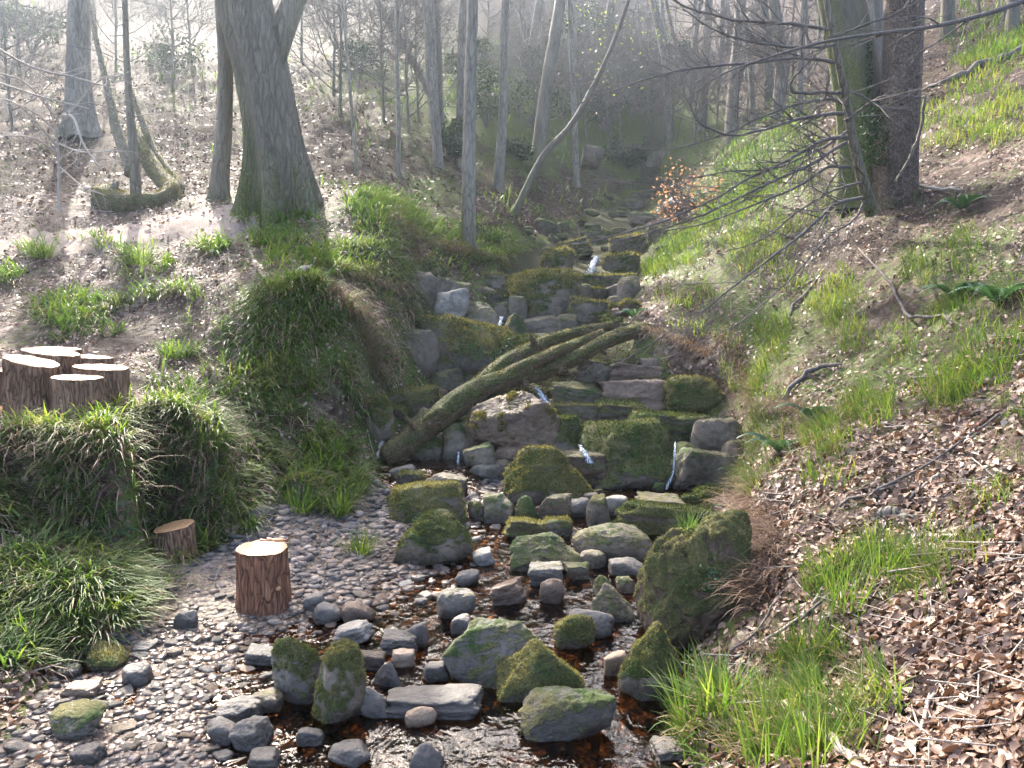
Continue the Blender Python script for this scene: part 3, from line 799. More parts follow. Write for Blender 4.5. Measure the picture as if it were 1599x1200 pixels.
# ------------------------------------------------------------------ the rocks one can pick out, by where they stand
# (box in photo pixels, style, stone, moss, label, options)
ROCKS = [
 # upper cascade
 ((798,424,898,500),'r','rock',.72,'great rounded mossy boulder at the top of the cascade',dict(hue='y',depth=.8)),
 ((666,454,730,504),'a','pale',.02,'pale bare boulder on the left side of the cascade',dict(seed=5)),
 ((644,426,680,480),'a','rock',.32,'upright grey stone behind the pale bare boulder',{}),
 ((672,433,732,472),'b','rock',.55,'mossy block just above the pale bare boulder',dict(hue='y')),
 ((712,474,780,526),'r','rock',.5,'smooth mossy boulder left of the upper white trickle',{}),
 ((886,466,954,520),'b','rock',.75,'square block with yellow moss above the log fork',dict(hue='y',Y=12.6,tilt=-8)),
 ((896,444,928,474),'r','rock',.6,'small mossy knob right of the great rounded boulder',{}),
 ((902,430,990,466),'s','rock',.7,'long mossy slab below the sunlit top fall',dict(Y=14.6)),
 ((966,432,998,470),'r','rock',.5,'mossy lump at the right end of the cascade top',{}),
 ((950,462,1000,505),'a','rock',.5,'dark mossy stone tucked under the right bank by the square block',dict(Y=12.9)),
 ((818,494,878,530),'s','rock',.4,'flat dark stone beneath the great rounded boulder',dict(Y=12.5)),
 ((786,492,822,534),'t','rock',.65,'pointed mossy stone right of the upper white trickle',dict(Y=12.2)),
 ((794,464,822,504),'a','rock',.5,'upright stone at the left foot of the great rounded boulder',dict(Y=12.9)),
 ((766,472,802,498),'s','rock',.55,'tilted mossy slab behind the upper white trickle',dict(tilt=14)),
 ((870,492,902,526),'a','rock',.5,'wedge stone between the flat dark stone and the square block',dict(Y=12.4)),
 ((822,522,870,546),'r','rock',.5,'low mossy stone above the upper log branch',dict(Y=12.0)),
 ((650,498,794,598),'a','rock',.6,'broad overhanging mossy slab behind the fallen log',dict(Y=11.0,depth=.6,seed=9)),
 ((776,526,842,584),'r','rock',.7,'dark leafy mossed rock behind the middle of the log',dict(Y=11.0,hue='g')),
 ((630,518,682,578),'r','rock',.4,'bare faced rounded boulder at the left edge above the log',{}),
 ((664,550,758,618),'t','rock',.6,'sloping mossy slab running down to the log',dict(shear=.15,hue='g')),
 ((672,576,728,628),'a','rock',.55,'mossy stone leaning on the sloping slab above the log',{}),
 ((610,606,690,652),'s','rock',.7,'moss capped ledge stone left of the log',dict(hue='y')),
 ((640,640,684,694),'b','rock',.4,'dark block in the shadow under the left end of the log',dict(Y=9.4)),
 ((640,682,692,728),'b','rock',.6,'square green stone standing in the pool under the log',dict(Y=8.9,hue='g')),
 ((694,660,738,726),'a','rock',.45,'dark upright rock between the pool and the central boulder',dict(Y=8.95)),
 # central
 ((736,616,872,704),'a','brown',.30,'large bare sided boulder under the middle of the log',dict(depth=.7,seed=22,Y=8.75,fuzz=True,hue='y',sub=6)),
 ((842,654,914,718),'t','rock',.62,'green mossy boulder right of the large central boulder',dict(hue='g',Y=8.7)),
 ((774,690,832,728),'b','brown',.25,'cracked brown block in front of the central boulder',dict(Y=8.6)),
 ((828,698,862,724),'r','rock',.8,'small moss topped stone behind the broad shaggy boulder',dict(hue='y')),
 ((794,702,918,782),'t','rock',.6,'broad shaggy boulder in the middle of the stream',dict(depth=.65,hue='y')),
 ((856,706,948,758),'b','brown',.35,'flat topped tan block left of the dark pool',dict(seed=33)),
 ((726,694,772,732),'a','rock',.45,'squat mossy stone at the right end of the log pool',{}),
 ((770,720,798,748),'r','rock',.3,'small round dark stone left of the shaggy boulder',{}),
 ((838,772,900,810),'a','brown',.35,'rust sided stone below the broad shaggy boulder',{}),
 ((884,776,926,808),'a','slate',.15,'grey broken stone beside the rust sided stone',{}),
 ((916,772,954,826),'a','rock',.6,'tall mossy stone at the edge of the dark pool',dict(hue='y')),
 ((606,750,730,816),'a','rock',.55,'big moss draped boulder on the left of the gravel',dict(depth=.7,hue='y')),
 ((664,742,726,774),'a','rock',.3,'stone resting behind the big moss draped boulder',{}),
 ((622,738,664,760),'s','rock',.5,'flat mossy stone at the outlet of the log pool',{}),
 ((612,728,650,744),'s','slate',.1,'flat grey stone at the lip of the log pool',{}),
 ((734,726,782,752),'r','slate',.3,'dark rounded stone in the gravel below the log pool',{}),
 ((754,770,804,814),'a','rock',.4,'rough mossy stone mid gravel left of the green ball stone',{}),
 ((802,774,838,814),'r','rock',.95,'ball shaped stone wholly covered in bright moss',dict(hue='y')),
 ((730,782,758,814),'r','rock',.65,'small upright mossy stone beside the big draped boulder',{}),
 ((792,762,840,784),'s','rock',.55,'low mossy slab at the foot of the shaggy boulder',{}),
 ((786,808,856,840),'s','rock',.55,'flat mossy stone left in the pair below the ball shaped stone',{}),
 ((846,810,894,836),'s','rock',.5,'flat mossy stone right in the pair below the ball shaped stone',{}),
 ((618,800,738,880),'r','rock',.5,'moss and herb grown hummock rock on the left gravel',dict(depth=.7,hue='g')),
 # ledges right
 ((906,664,1058,774),'a','rock',.5,'great dark ledge block with water at its right edge',dict(depth=.8,seed=41,Y=8.2,hue='g')),
 ((862,630,936,666),'s','rock',.55,'left stone of the middle ledge above the dark pool',dict(Y=9.3)),
 ((926,628,1010,664),'s','rock',.5,'middle stone of the ledge above the dark pool',dict(Y=9.4)),
 ((988,644,1100,684),'s','rock',.85,'thick moss cushion slab on the right of the ledge',dict(Y=8.9,hue='g')),
 ((862,600,948,636),'b','rock',.45,'dark mossy riser stone under the log branches',dict(Y=10.0)),
 ((940,594,1030,640),'b','brown',.15,'brown bare riser block right of the mossy riser stone',dict(Y=9.9)),
 ((890,560,960,606),'b','rock',.55,'shaded block behind the right end of the log',dict(Y=10.5)),
 ((944,566,1030,602),'b','brown',.2,'brown stone course beneath the right bank overhang',dict(Y=10.4)),
 ((1052,700,1140,770),'a','rock',.4,'dark square block right of the thin water fall',dict(Y=8.0,seed=57)),
 ((1054,692,1092,724),'r','rock',.9,'moss cushion on top of the dark square block',dict(Y=8.2,hue='y')),
 ((1084,654,1160,712),'r','rock',.35,'round shouldered rock below the leafy shelf',dict(Y=8.5)),
 ((1130,748,1176,808),'b','rock',.5,'upright block capped with leaves at the right pool edge',dict(Y=7.2,hue='g')),
 ((1082,762,1136,806),'r','rock',.7,'green moss rock in the dark corner of the pool',dict(hue='g',Y=7.5)),
 ((956,784,1108,832),'s','rock',.75,'long low green slab across the foot of the pool',dict(depth=.4,hue='g',shear=.2,sub=4)),
 ((994,774,1068,800),'s','rock',.4,'narrow dark slab behind the long low green slab',{}),
 ((940,774,980,808),'a','pale',.0,'pale triangular stone at the left end of the long low slab',{}),
 ((1040,588,1122,642),'r','rock',.98,'hanging cushion of yellow moss on the right bank',dict(Y=9.7,hue='y')),
 ((1130,690,1180,744),'a','rock',.4,'shaded rock face under the hanging bank roots',dict(Y=8.1)),
 # lower middle
 ((894,822,1016,876),'r','rock',.4,'long flat backed boulder above the moss topped bank boulder',dict(depth=.6)),
 ((796,834,910,888),'t','rock',.42,'low tent shaped boulder with moss along its foot',dict(depth=.7,hue='g')),
 ((824,882,880,914),'s','slate',.3,'dark flat stone in front of the tent shaped boulder',{}),
 ((880,880,922,904),'s','rock',.4,'small mossy slab between the two flat boulders',{}),
 ((952,874,1004,902),'b','slate',.2,'grey block in the water left of the bank boulder',{}),
 ((904,860,946,886),'r','rock',.35,'rounded stone at the right foot of the tent shaped boulder',{}),
 ((682,918,744,968),'r','slate',.3,'dark egg shaped boulder alone on the gravel',{}),
 ((766,906,826,942),'s','brown',.05,'smooth brown leaning stone in the gravel centre',dict(tilt=10)),
 ((842,904,882,942),'r','brown',.0,'reddish upright stone beside the smooth brown leaning stone',{}),
 ((922,912,990,968),'p','rock',.35,'pointed grey rock with a mossy flank in the channel',dict(shear=-.1)),
 ((888,952,960,994),'r','slate',.2,'dark wet boulder below the pointed grey rock',dict(tilt=-12)),
 ((864,960,930,1012),'r','rock',.7,'shaggy mossy lump behind the large grey slab',dict(hue='y')),
 ((690,970,854,1066),'t','slate',.42,'large sloping grey slab with moss on its crest',dict(depth=.7,seed=77,shear=.2,hue='y')),
 ((774,1002,912,1090),'p','rock',.6,'triangular mossy boulder in front of the large grey slab',dict(depth=.6,seed=78,hue='y')),
 ((808,1074,962,1150),'r','slate',.42,'mossy whaleback rock in the fast water',dict(depth=.55,shear=.25,hue='y')),
 ((942,1018,980,1054),'b','tan',.0,'tan square stone in the channel by the leaning mossy rock',{}),
 ((966,972,1062,1090),'p','rock',.66,'leaning mossy rock below the bank boulder',dict(depth=.7,shear=.12,hue='y',seed=80)),
 ((994,800,1172,1044),'r','brown',.93,'huge moss covered boulder under the right bank',dict(depth=.8,hue='y',Y=4.55,seed=84,sub=6,sink=.05)),
 ((1130,860,1215,1010),'a','rock',.8,'green shaded rock face beside the huge mossy boulder',dict(Y=4.7,hue='g')),
 ((598,1080,756,1120),'s','slate',.0,'wet flat slab with water sliding over it',dict(depth=.6,sink=.6)),
 ((632,1104,682,1134),'r','tan',.0,'tan loaf shaped pebble in front of the wet flat slab',{}),
 ((640,1160,694,1205),'p','slate',.0,'dark pointed stone at the bottom edge of the stream',{}),
 ((482,1002,572,1124),'a','rock',.72,'upright moss crowned rock in the foreground',dict(depth=.8,hue='y',seed=95,taper=.25,tilt=-6)),
 ((424,996,502,1096),'a','slate',.5,'mossy rock leaning behind the moss crowned rock',dict(hue='g',tilt=14,depth=.8,seed=98)),
 ((564,1074,612,1118),'t','slate',.1,'wedge stone right of the moss crowned rock',dict(shear=-.3)),
 ((78,1106,162,1152),'r','pale',.45,'pale moss patched boulder on the near left gravel',dict(fuzz=False)),
 ((338,1094,406,1134),'a','slate',.05,'slate stone with a sloping face left of the moss crowned rock',{}),
 ((394,1080,442,1114),'b','rock',.35,'mossy edged block at the foot of the leaning mossy rock',{}),
 ((362,1124,422,1168),'a','slate',.05,'dark angular stone at the near water edge',{}),
 ((318,1126,370,1160),'b','slate',.05,'flat grey stone left of the dark angular stone',{}),
 ((188,1040,234,1072),'a','slate',.05,'dark grey cobble on the sunlit gravel',{}),
 ((274,954,308,982),'a','slate',.02,'lone dark stone on the trodden mud left of the pine stump',{}),
 ((488,942,534,974),'r','slate',.02,'left one of two grey stones right of the pine stump',{}),
 ((532,942,584,974),'r','brown',.02,'right one of two grey stones right of the pine stump',{}),
 ((476,926,512,954),'s','slate',.0,'slanting stone behind the two grey stones',dict(tilt=15)),
 ((524,972,580,1004),'s','pale',.0,'pale flat stone in front of the two grey stones',{}),
 ((596,990,654,1022),'s','slate',.25,'flat stone with a straw tuft left of the large slab',{}),
 ((632,974,668,1012),'r','slate',.0,'egg shaped grey stone left of the large slab',{}),
 ((584,1034,626,1070),'p','slate',.0,'dark tooth shaped stone at the water edge',{}),
 ((660,1034,704,1064),'b','slate',.0,'wet dark block left of the large grey slab',{}),
 ((612,1016,648,1040),'s','tan',.0,'cream flat stone above the tooth shaped stone',{}),
 ((552,1018,602,1044),'s','brown',.0,'purple brown flat stone behind the moss crowned rock',{}),
 ((384,1010,436,1038),'s','slate',.0,'flat blue slate between the stump and the mossy rocks',{}),
 ((96,1066,158,1090),'s','tan',.0,'pale flat flagstone on the near left gravel',{}),
 ((106,1166,162,1194),'r','slate',.0,'rounded grey cobble at the near left corner',{}),
 ((512,1160,582,1196),'r','slate',.0,'wet grey dome stone at the bottom of the pool',{}),
 ((466,1136,506,1162),'a','slate',.0,'half sunk wet stone in the amber pool',{}),
 ((386,1174,438,1202),'s','slate',.0,'grey stone at the bottom edge by the amber pool',{}),
 ((1014,1160,1080,1200),'s','slate',.0,'dark wet stone at the foot of the right bank grass',dict(Y=3.35)),
 ((1036,1072,1084,1106),'r','slate',.1,'dark stone in the hollow under the right bank',{}),
 ((736,858,774,882),'s','pale',.05,'pale flat stone on the gravel bar',{}),
 ((710,890,748,914),'r','slate',.0,'dark flat cobble on the gravel bar',{}),
 ((704,962,740,990),'b','slate',.0,'grey block behind the crest of the large slab',{}),
 ((926,898,956,930),'t','rock',.6,'small mossy tooth stone in the channel',{}),
 ((962,900,992,926),'a','rock',.4,'mossy stone against the huge boulder',{}),
 ((814,1066,842,1092),'r','slate',.0,'small smooth grey stone by the whaleback rock',{}),
 ((380,790,428,812),'r','slate',.35,'dark rounded stone on the left bank behind the pine stump',{}),
 ((448,742,496,776),'r','rock',.6,'mossy stone among grass on the left bank foot',{}),
 ((494,734,532,760),'r','rock',.9,'yellow moss cushion stone among the left bank grass',dict(hue='y')),
 ((196,912,250,938),'s','rock',.3,'flat stone at the edge of the trodden mud',{}),
 ((130,1010,196,1050),'r','rock',.6,'mossy stone under the hanging woodrush at the left',{}),
 ((90,1040,126,1062),'r','slate',.3,'dark stone below the left grass clump',{}),
 ((566,620,612,680),'r','rock',.55,'mossy rock in the shade of the grassy mound',dict(Y=9.0)),
 # far stream bed
 ((836,342,876,366),'r','rock',.75,'mossy far boulder at the bend of the stream',{}),
 ((868,372,926,402),'s','rock',.85,'yellow mossed slab left of the sunlit top fall',dict(hue='y')),
 ((846,386,896,424),'r','rock',.75,'mossy boulder at the left foot of the sunlit top fall',dict(hue='y')),
 ((940,394,1000,430),'s','rock',.95,'sunlit bright moss slab right of the top fall',dict(hue='y')),
 ((936,424,972,446),'s','rock',.9,'sunlit low moss stone below the top fall',dict(hue='y')),
 ((952,366,1010,396),'s','rock',.85,'stepped mossy slab above the top fall',dict(hue='y')),
 ((906,360,952,378),'s','rock',.7,'low dark slab in the far stream',{}),
 ((1010,352,1042,374),'r','rock',.9,'small sunlit moss stone at the foot of the bright slope',dict(hue='y')),
 ((982,330,1024,350),'r','rock',.5,'dark far stone below the copper leaved sapling',{}),
 ((1036,306,1096,340),'r','brown',.2,'far brown rock on the bright slope',{}),
 ((908,228,942,256),'b','rock',.3,'dark square rock on the far bank by the thin trunk',dict(Y=27)),
 ((1004,236,1044,268),'r','rock',.4,'dark rock at the head of the gully',dict(Y=33)),
]
for box, st, mt, mo, lab, opt in ROCKS:
    opt = dict(opt)
    if box[3] < 630 and box[1] > 420 and mo < .95: mo *= .78
    if box[3] < 800 and box[1] > 410: box = (box[0] - (box[2] - box[0]) * .05, box[1] - (box[3] - box[1]) * .06, box[2] + (box[2] - box[0]) * .05, box[3])
    small = (box[2] - box[0]) < 58 and mo < .3
    rock(box, st, mt, mo, lab, name='stone' if small else 'boulder', cat='stone' if small else 'boulder', **opt)

# ------------------------------------------------------------------ loose cobbles, one object each, sharing meshes
LAND = [('the knotted pine stump',415,930),('the low small stump',275,865),('the upright moss crowned rock',527,1080),
        ('the large sloping grey slab',770,1040),('the triangular mossy boulder',845,1060),('the whaleback rock',885,1130),('the dark egg shaped boulder',713,950),
        ('the pale moss patched boulder',120,1140),('the moss grown hummock rock',680,860),('the big moss draped boulder',668,800),('the tent shaped boulder',852,870),
        ('the broad shaggy boulder',855,760),('the hanging woodrush clump',150,1010),('the wet flat slab',676,1105),('the huge mossy boulder',1040,960),
        ('the log pool',650,730),('the amber pool',470,1120),('the ball shaped mossy stone',820,805)]
def where(px, py):
    d = [((px - a) ** 2 + 2.2 * (py - b) ** 2, n, px - a, py - b) for n, a, b in LAND]
    _, n, dx, dy = min(d)
    if abs(dx) > 1.3 * abs(dy): return ('right of ' if dx > 0 else 'left of ') + n
    return ('in front of ' if dy > 0 else 'behind ') + n
protos = []
for k in range(22):
    st = 'asarsasasr'[k % 10]
    V, T = rock_shape(500 + k, st, 4 if k < 14 else 3, 1.2)
    asp = R.uniform(0.62, 0.95); hh = R.uniform(0.18, 0.32) if st in 's' else R.uniform(0.28, 0.5)
    g = G(); g.add(V * np.array([.5, .5 * asp, .5 * hh]), None, T, moss=-0.3, wet=0.0)
    protos.append((st, hh, g.mesh('cobble', None)))
PM = {}
def proto(k, mk):
    if (k, mk) not in PM:
        me = protos[k][2].copy(); me.materials.append(M[mk]); PM[(k, mk)] = me
    return PM[(k, mk)]
MK = {'slate': 'grey', 'brown': 'brown', 'tan': 'tan', 'pale': 'pale', 'rock': 'drab'}
placed = [((b[0] + b[2]) / 2, (b[1] + b[3]) / 2, (b[2] - b[0]) / 2, (b[3] - b[1]) / 2) for b, *_ in ROCKS] + [(415, 930, 50, 45), (275, 865, 36, 30)]
ZONES = [((0,1060,470,1200),84,(16,42)),((200,1000,480,1110),40,(16,34)),((460,930,720,1040),46,(12,30)),((450,1020,1040,1195),58,(12,34)),((620,850,960,960),40,(12,26)),((740,930,1000,1010),14,(12,24)),
         ((580,740,960,850),34,(12,24)),((880,880,1010,1000),8,(14,26)),((240,930,400,1000),10,(12,22))]
FARROCK = 0
while FARROCK < 34:
    px, py = R.uniform(820, 1040), R.uniform(270, 410)
    p = hit(px, py)
    if p.y < 15 or bank_dist(p.x, p.y) < -.35 or bank_dist(p.x, p.y) > 1.0: continue
    w = R.uniform(12, 34); FARROCK += 1
    side = 'left' if px < 935 else 'right'
    st_ = R.choice('rasb'); sh_ = {'r': 'rounded', 'a': 'angular', 's': 'flat', 'b': 'blocky'}[st_]
    rock((px - w / 2, py - w * .45, px + w / 2, py), st_, 'rock', R.uniform(.5, .85), f"{'tiny' if w < 19 else 'small' if w < 27 else 'larger'} {sh_} mossy rock on the {side} side of the far stream {'above' if py < 345 else 'near'} the sunlit fall", group='mossy rocks along the far stream', name='stone', cat='stone', sub=3)
NB = [('the great rounded boulder',850,465),('the pale bare boulder',697,480),('the square yellow mossed block',920,494),('the broad overhanging slab',715,548),('the fallen log',800,590),
      ('the large bare sided boulder',800,650),('the great ledge block',980,715),('the moss cushion slab',1044,664),('the dark square block',1095,735),('the long low green slab',1032,808),('the sunlit top fall',926,420)]
def fill(n, x0, y0, x1, y1, s0, s1):
    k = 0; t = 0
    while k < n and t < n * 20:
        t += 1
        px, py = R.uniform(x0, x1), R.uniform(y0, y1)
        p = hit(px, py)
        if bank_dist(p.x, p.y) < -.12: continue
        w = R.uniform(s0, s1); k += 1
        nm, a, b = min(NB, key=lambda q: (q[1] - px) ** 2 + 2 * (q[2] - py) ** 2)
        st = R.choice('aarsb'); mo = R.choice([.25, .45, .6, .75])
        rel = ('right of ' if px > a else 'left of ') if abs(px - a) > abs(py - b) else ('below ' if py > b else 'above ')
        rock((px - w / 2, py - w * R.uniform(.45, .8), px + w / 2, py), st, R.choice(['rock', 'rock', 'brown']), mo,
             f"{'small' if w < 26 else 'mid sized'} {'angular' if st == 'a' else 'rounded' if st == 'r' else 'flat' if st == 's' else 'blocky'} {'very mossy' if mo > .5 else 'half mossy' if mo > .3 else 'bare'} stone wedged {rel}{nm}",
             group='small stones wedged among the cascade boulders', name='stone', cat='stone', sub=4, fuzz=mo > .4 and w > 24)
fill(34, 660, 440, 1000, 545, 14, 40)
fill(26, 620, 560, 760, 700, 14, 40)
fill(36, 850, 560, 1140, 700, 16, 46)
fill(22, 860, 740, 1140, 800, 12, 34)
cob_lab = {}
cobs = []
for (x0, y0, x1, y1), cnt, (s0, s1) in ZONES:
    tries = 0; got = 0
    while got < cnt and tries < cnt * 30:
        tries += 1
        px, py = R.uniform(x0, x1), R.uniform(y0, y1)
        w = s0 + (s1 - s0) * R.random() ** 1.6
        if any(abs(px - a) < c * .85 + w * .42 and abs(py - b) < d * .75 + w * .22 for a, b, c, d in placed): continue
        p = hit(px, py)
        if bank_dist(p.x, p.y) < 0.05: continue
        placed.append((px, py, w / 2, w / 4)); got += 1
        mk = R.choices(['slate', 'brown', 'rock', 'tan', 'pale'], [48, 18, 16, 8, 10])[0]
        k = R.randrange(22 if w < 24 else 14)
        st, hh, _ = protos[k]
        size = w / FPX * p.y
        o = bpy.data.objects.new('cobble', proto(k, mk)); COL.objects.link(o)
        wz = float(water_level(np.array([p.x]), np.array([p.y]))[0]); dp = max(0.0, wz - p.z)
        o.location = (p.x, p.y, p.z + size * hh * 0.18 + dp * .4)
        o.scale = (size * R.uniform(.9, 1.1), size * R.uniform(.9, 1.2), size * R.uniform(.85, 1.15) + dp * .5 / hh)
        o.rotation_euler = (R.gauss(0, .16), R.gauss(0, .16), R.uniform(0, 6.28))
        und = water_level(np.array([p.x]), np.array([p.y]))[0] > p.z
        sz = 'small ' if w < 20 else ('large ' if w > 34 else '')
        shp = {'s': 'flat', 'r': 'rounded', 'a': 'angular', 'b': 'blocky', 't': 'pointed'}[st]
        cobs.append((o, f"{sz}{shp} {MK[mk]} cobble {'in the water ' if und else ''}{where(px, py)}"))
from collections import Counter
cc = Counter(l for _, l in cobs)
for o, l in cobs:
    tag(o, l, 'cobble', 'loose cobbles on the stream bed')

# ------------------------------------------------------------------ gravel: thousands of small pebbles, one object
def gravel():
    g = G()
    N = 80000
    u = rng.uniform(-.72, .36, N); Y = np.exp(rng.uniform(math.log(2.6), math.log(9.3), N)); x = u * Y
    bd = bank_dist(x, Y)
    px = 799.5 + FPX * u
    dens = np.where((px > 215) & (px < 395) & (Y < 5.9) & (Y > 4.85), .12, 1.0)
    ok = (bd > 0.0) & (rng.uniform(size=N) < dens * sstep(-.05, .2, bd)) & (fbm(np.stack([x, Y, 0 * x], -1) * 2.0, 2, 90) > -0.75)
    x, Y = x[ok][:22000], Y[ok][:22000]
    z = H(x, Y)
    wl = water_level(x, Y)
    N = len(x)
    size = np.minimum((4.5 + 20.0 * rng.uniform(size=N) ** 2.6) / FPX * np.maximum(Y, 3.4), 0.10)
    for k in range(10):
        m = np.arange(N) % 10 == k
        V, T = rock_shape(900 + k, 'asas'[k % 4], 1 if k < 4 else 2, 1.0)
        n = m.sum()
        a = rng.uniform(0, 6.28, n)
        sx, sy, sz = size[m], size[m] * rng.uniform(.6, 1, n), size[m] * rng.uniform(.18, .5, n)
        tl = rng.normal(scale=.22, size=n)
        L = V[None] * np.stack([sx, sy, sz], -1)[:, None] * .5
        X_ = L[..., 0] * np.cos(tl)[:, None] - L[..., 2] * np.sin(tl)[:, None]; Z_ = L[..., 0] * np.sin(tl)[:, None] + L[..., 2] * np.cos(tl)[:, None]
        XX = X_ * np.cos(a)[:, None] - L[..., 1] * np.sin(a)[:, None] + x[m][:, None]
        YY = X_ * np.sin(a)[:, None] + L[..., 1] * np.cos(a)[:, None] + Y[m][:, None]
        ZZ = Z_ + (z[m] + sz * .08)[:, None]
        W = np.stack([XX, YY, ZZ], -1).reshape(-1, 3)
        nv = len(V)
        g.add(W, None, (np.arange(n)[:, None, None] * nv + T[None]).reshape(-1, 3), rnd=np.repeat(rng.uniform(0, 1, n), nv),
              wet=np.repeat(sstep(.06, .0, z[m] - wl[m]), nv))
    m, nt, out = mat_new('mixed_gravel')
    q = NT(nt)
    pos = q.n('NewGeometry').outputs['Position']
    n2 = q.noise(pos, 40, 4, .65).outputs[0]
    c = q.ramp(q.math('ADD', q.math('MULTIPLY', q.attr('rnd'), .9), q.math('MULTIPLY', q.math('SUBTRACT', n2, .5), .3)),
               [(0, (.045, .042, .04)), (.3, (.10, .092, .085)), (.55, (.15, .125, .105)), (.75, (.22, .165, .125)), (.9, (.30, .26, .22)), (1, (.40, .36, .31))])
    wet = q.attr('wet')
    c = q.mix(q.math('MULTIPLY', wet, .45), c, (.07, .035, .014))
    b = q.n('BsdfPrincipled', Base__Color=c, Roughness=q.maprange(wet, 0, 1, .75, .28), Normal=q.bump(n2, .5, .01))
    b.inputs['Specular IOR Level'].default_value = 0.28
    nt.links.new(b.outputs[0], out.inputs[0])
    tag(g.build('gravel', m), 'mixed grey and brown gravel covering the stream bed', 'gravel', kind='stuff')
gravel()
# ------------------------------------------------------------------ sawn stumps
def stump(pxc, w_px, y_top, y_base, label, Y=None, tilt=(0, 0), knot=None, splinter=False, cut='cut', flare=.07, bark='pinegrey', seed=0, stretch=1.0, group=None):
    """upright sawn round: bark body, sawn top face, optional knot"""
    r = np.random.default_rng(seed + 300)
    p = hit(pxc, y_base) if Y is None else None
    if Y is None: Yb = p.y + (w_px / FPX * p.y) * .5
    else: Yb = Y
    rad = w_px / FPX * Yb / 2
    x = float(at(pxc, y_base, Yb).x)
    zb = float(H(x, Yb)[0]) - 0.03
    zt = at(pxc, y_top, Yb).z
    h = zt - zb
    root = empty('sawn_stump', (x, Yb, zb), label, 'stump', group)
    ns, nr = 72, 22
    ph = np.linspace(0, 2 * np.pi, ns, endpoint=False)
    t = np.linspace(0, 1, nr)
    PH, TT = np.meshgrid(ph, t)
    c3 = np.stack([np.cos(PH) * 1.6, np.sin(PH) * 1.6, TT * h * 1.2 / max(rad, .1) * .4], -1).reshape(-1, 3)
    lob = 0.05 * fbm(np.stack([np.cos(PH), np.sin(PH), 0 * TT], -1).reshape(-1, 3) * 1.1 + seed, 2, 7)
    ridge = np.abs(fbm(c3 * np.array([5.5, 5.5, 1.3]) + seed * 3.1, 3, 11)) ** .8
    f = 1 + lob + 0.15 * (ridge - .25) * (1 - .5 * (TT.ravel() > .97))
    f = f * (1 + flare * (1 - TT.ravel()) ** 2.2)
    rr = rad * f
    X = rr * np.cos(PH.ravel()) * 1.0; Yy = rr * np.sin(PH.ravel()) * stretch
    Z = TT.ravel() * h + (X * tilt[0] + Yy * tilt[1]) * TT.ravel()
    V = np.stack([X, Yy, Z], -1)
    i = np.arange(nr - 1)[:, None] * ns; j = np.arange(ns)[None]; k = (j + 1) % ns
    Q = np.stack([i + j, i + k, i + ns + k, i + ns + j], -1).reshape(-1, 4)
    g = G(); g.add(V, Q, None, moss=np.clip(.25 - .8 * TT.ravel() + .3 * np.sin(PH.ravel() * 2 + seed), -.5, .5))
    g.build('bark', M[bark], parent=root)
    # sawn face with a slightly proud, chipped surface
    topr = rr[-ns:]
    rings = [1.0, .93, .8, .6, .4, .2]
    TV, TQ = [], []
    for a in rings:
        xx, yy = topr * a * np.cos(ph) * .985, topr * a * np.sin(ph) * .985 * stretch
        zz = h + xx * tilt[0] + yy * tilt[1] + (0.002 if a > .96 else 0.006) + 0.004 * vnoise(np.stack([xx, yy, 0 * xx], -1) * 25, 3)
        TV.append(np.stack([xx, yy, zz], -1))
    TV = np.concatenate(TV); nrg = len(rings)
    i = np.arange(nrg - 1)[:, None] * ns
    TQ = np.stack([i + j, i + k, i + ns + k, i + ns + j], -1).reshape(-1, 4)
    cen = len(TV); TV = np.vstack([TV, [[0, 0, h + .006]]])
    TT3 = np.stack([(nrg - 1) * ns + np.arange(ns), (nrg - 1) * ns + (np.arange(ns) + 1) % ns, np.full(ns, cen)], -1)
    g = G(); g.add(TV, TQ, TT3); g.build('cut_face', M[cut], parent=root)
    if knot:
        a, zf, kr = knot
        P0 = np.array([math.cos(a) * rad * .9, math.sin(a) * rad * .9, zf * h]); d = np.array([math.cos(a), math.sin(a), .25])
        P = np.array([P0, P0 + d * kr * .8, P0 + d * kr * 1.5])
        V, Q, T = tube(P, [kr * 1.5, kr * 1.05, kr * .95], 14)
        g = G(); g.add(V, Q, T); kn = g.build('knot', M[bark], parent=root)
        g = G(); V, Q, T = tube(np.array([P[2], P[2] + d * .006]), [kr * .8, kr * .75], 12); g.add(V, Q, T); g.build('knot_face', M['cut'], parent=kn)
    if splinter:
        g = G()
        for q in range(6):
            a = r.uniform(.9, 2.3); b = r.uniform(.8, .98)
            P0 = np.array([math.cos(a) * rad * b, math.sin(a) * rad * b * stretch, h]); e = np.array([r.normal() * .03, r.normal() * .01, r.uniform(.015, .03)])
            V, Q, T = tube(np.array([P0 - [.03, 0, .004], P0 + e * .5, P0 + [.05, 0, .004] + e * .2]), [.008, .014, .004], 5)
            g.add(V, Q, T)
        g.build('splinter', M['cutorange'], parent=root)
    return root

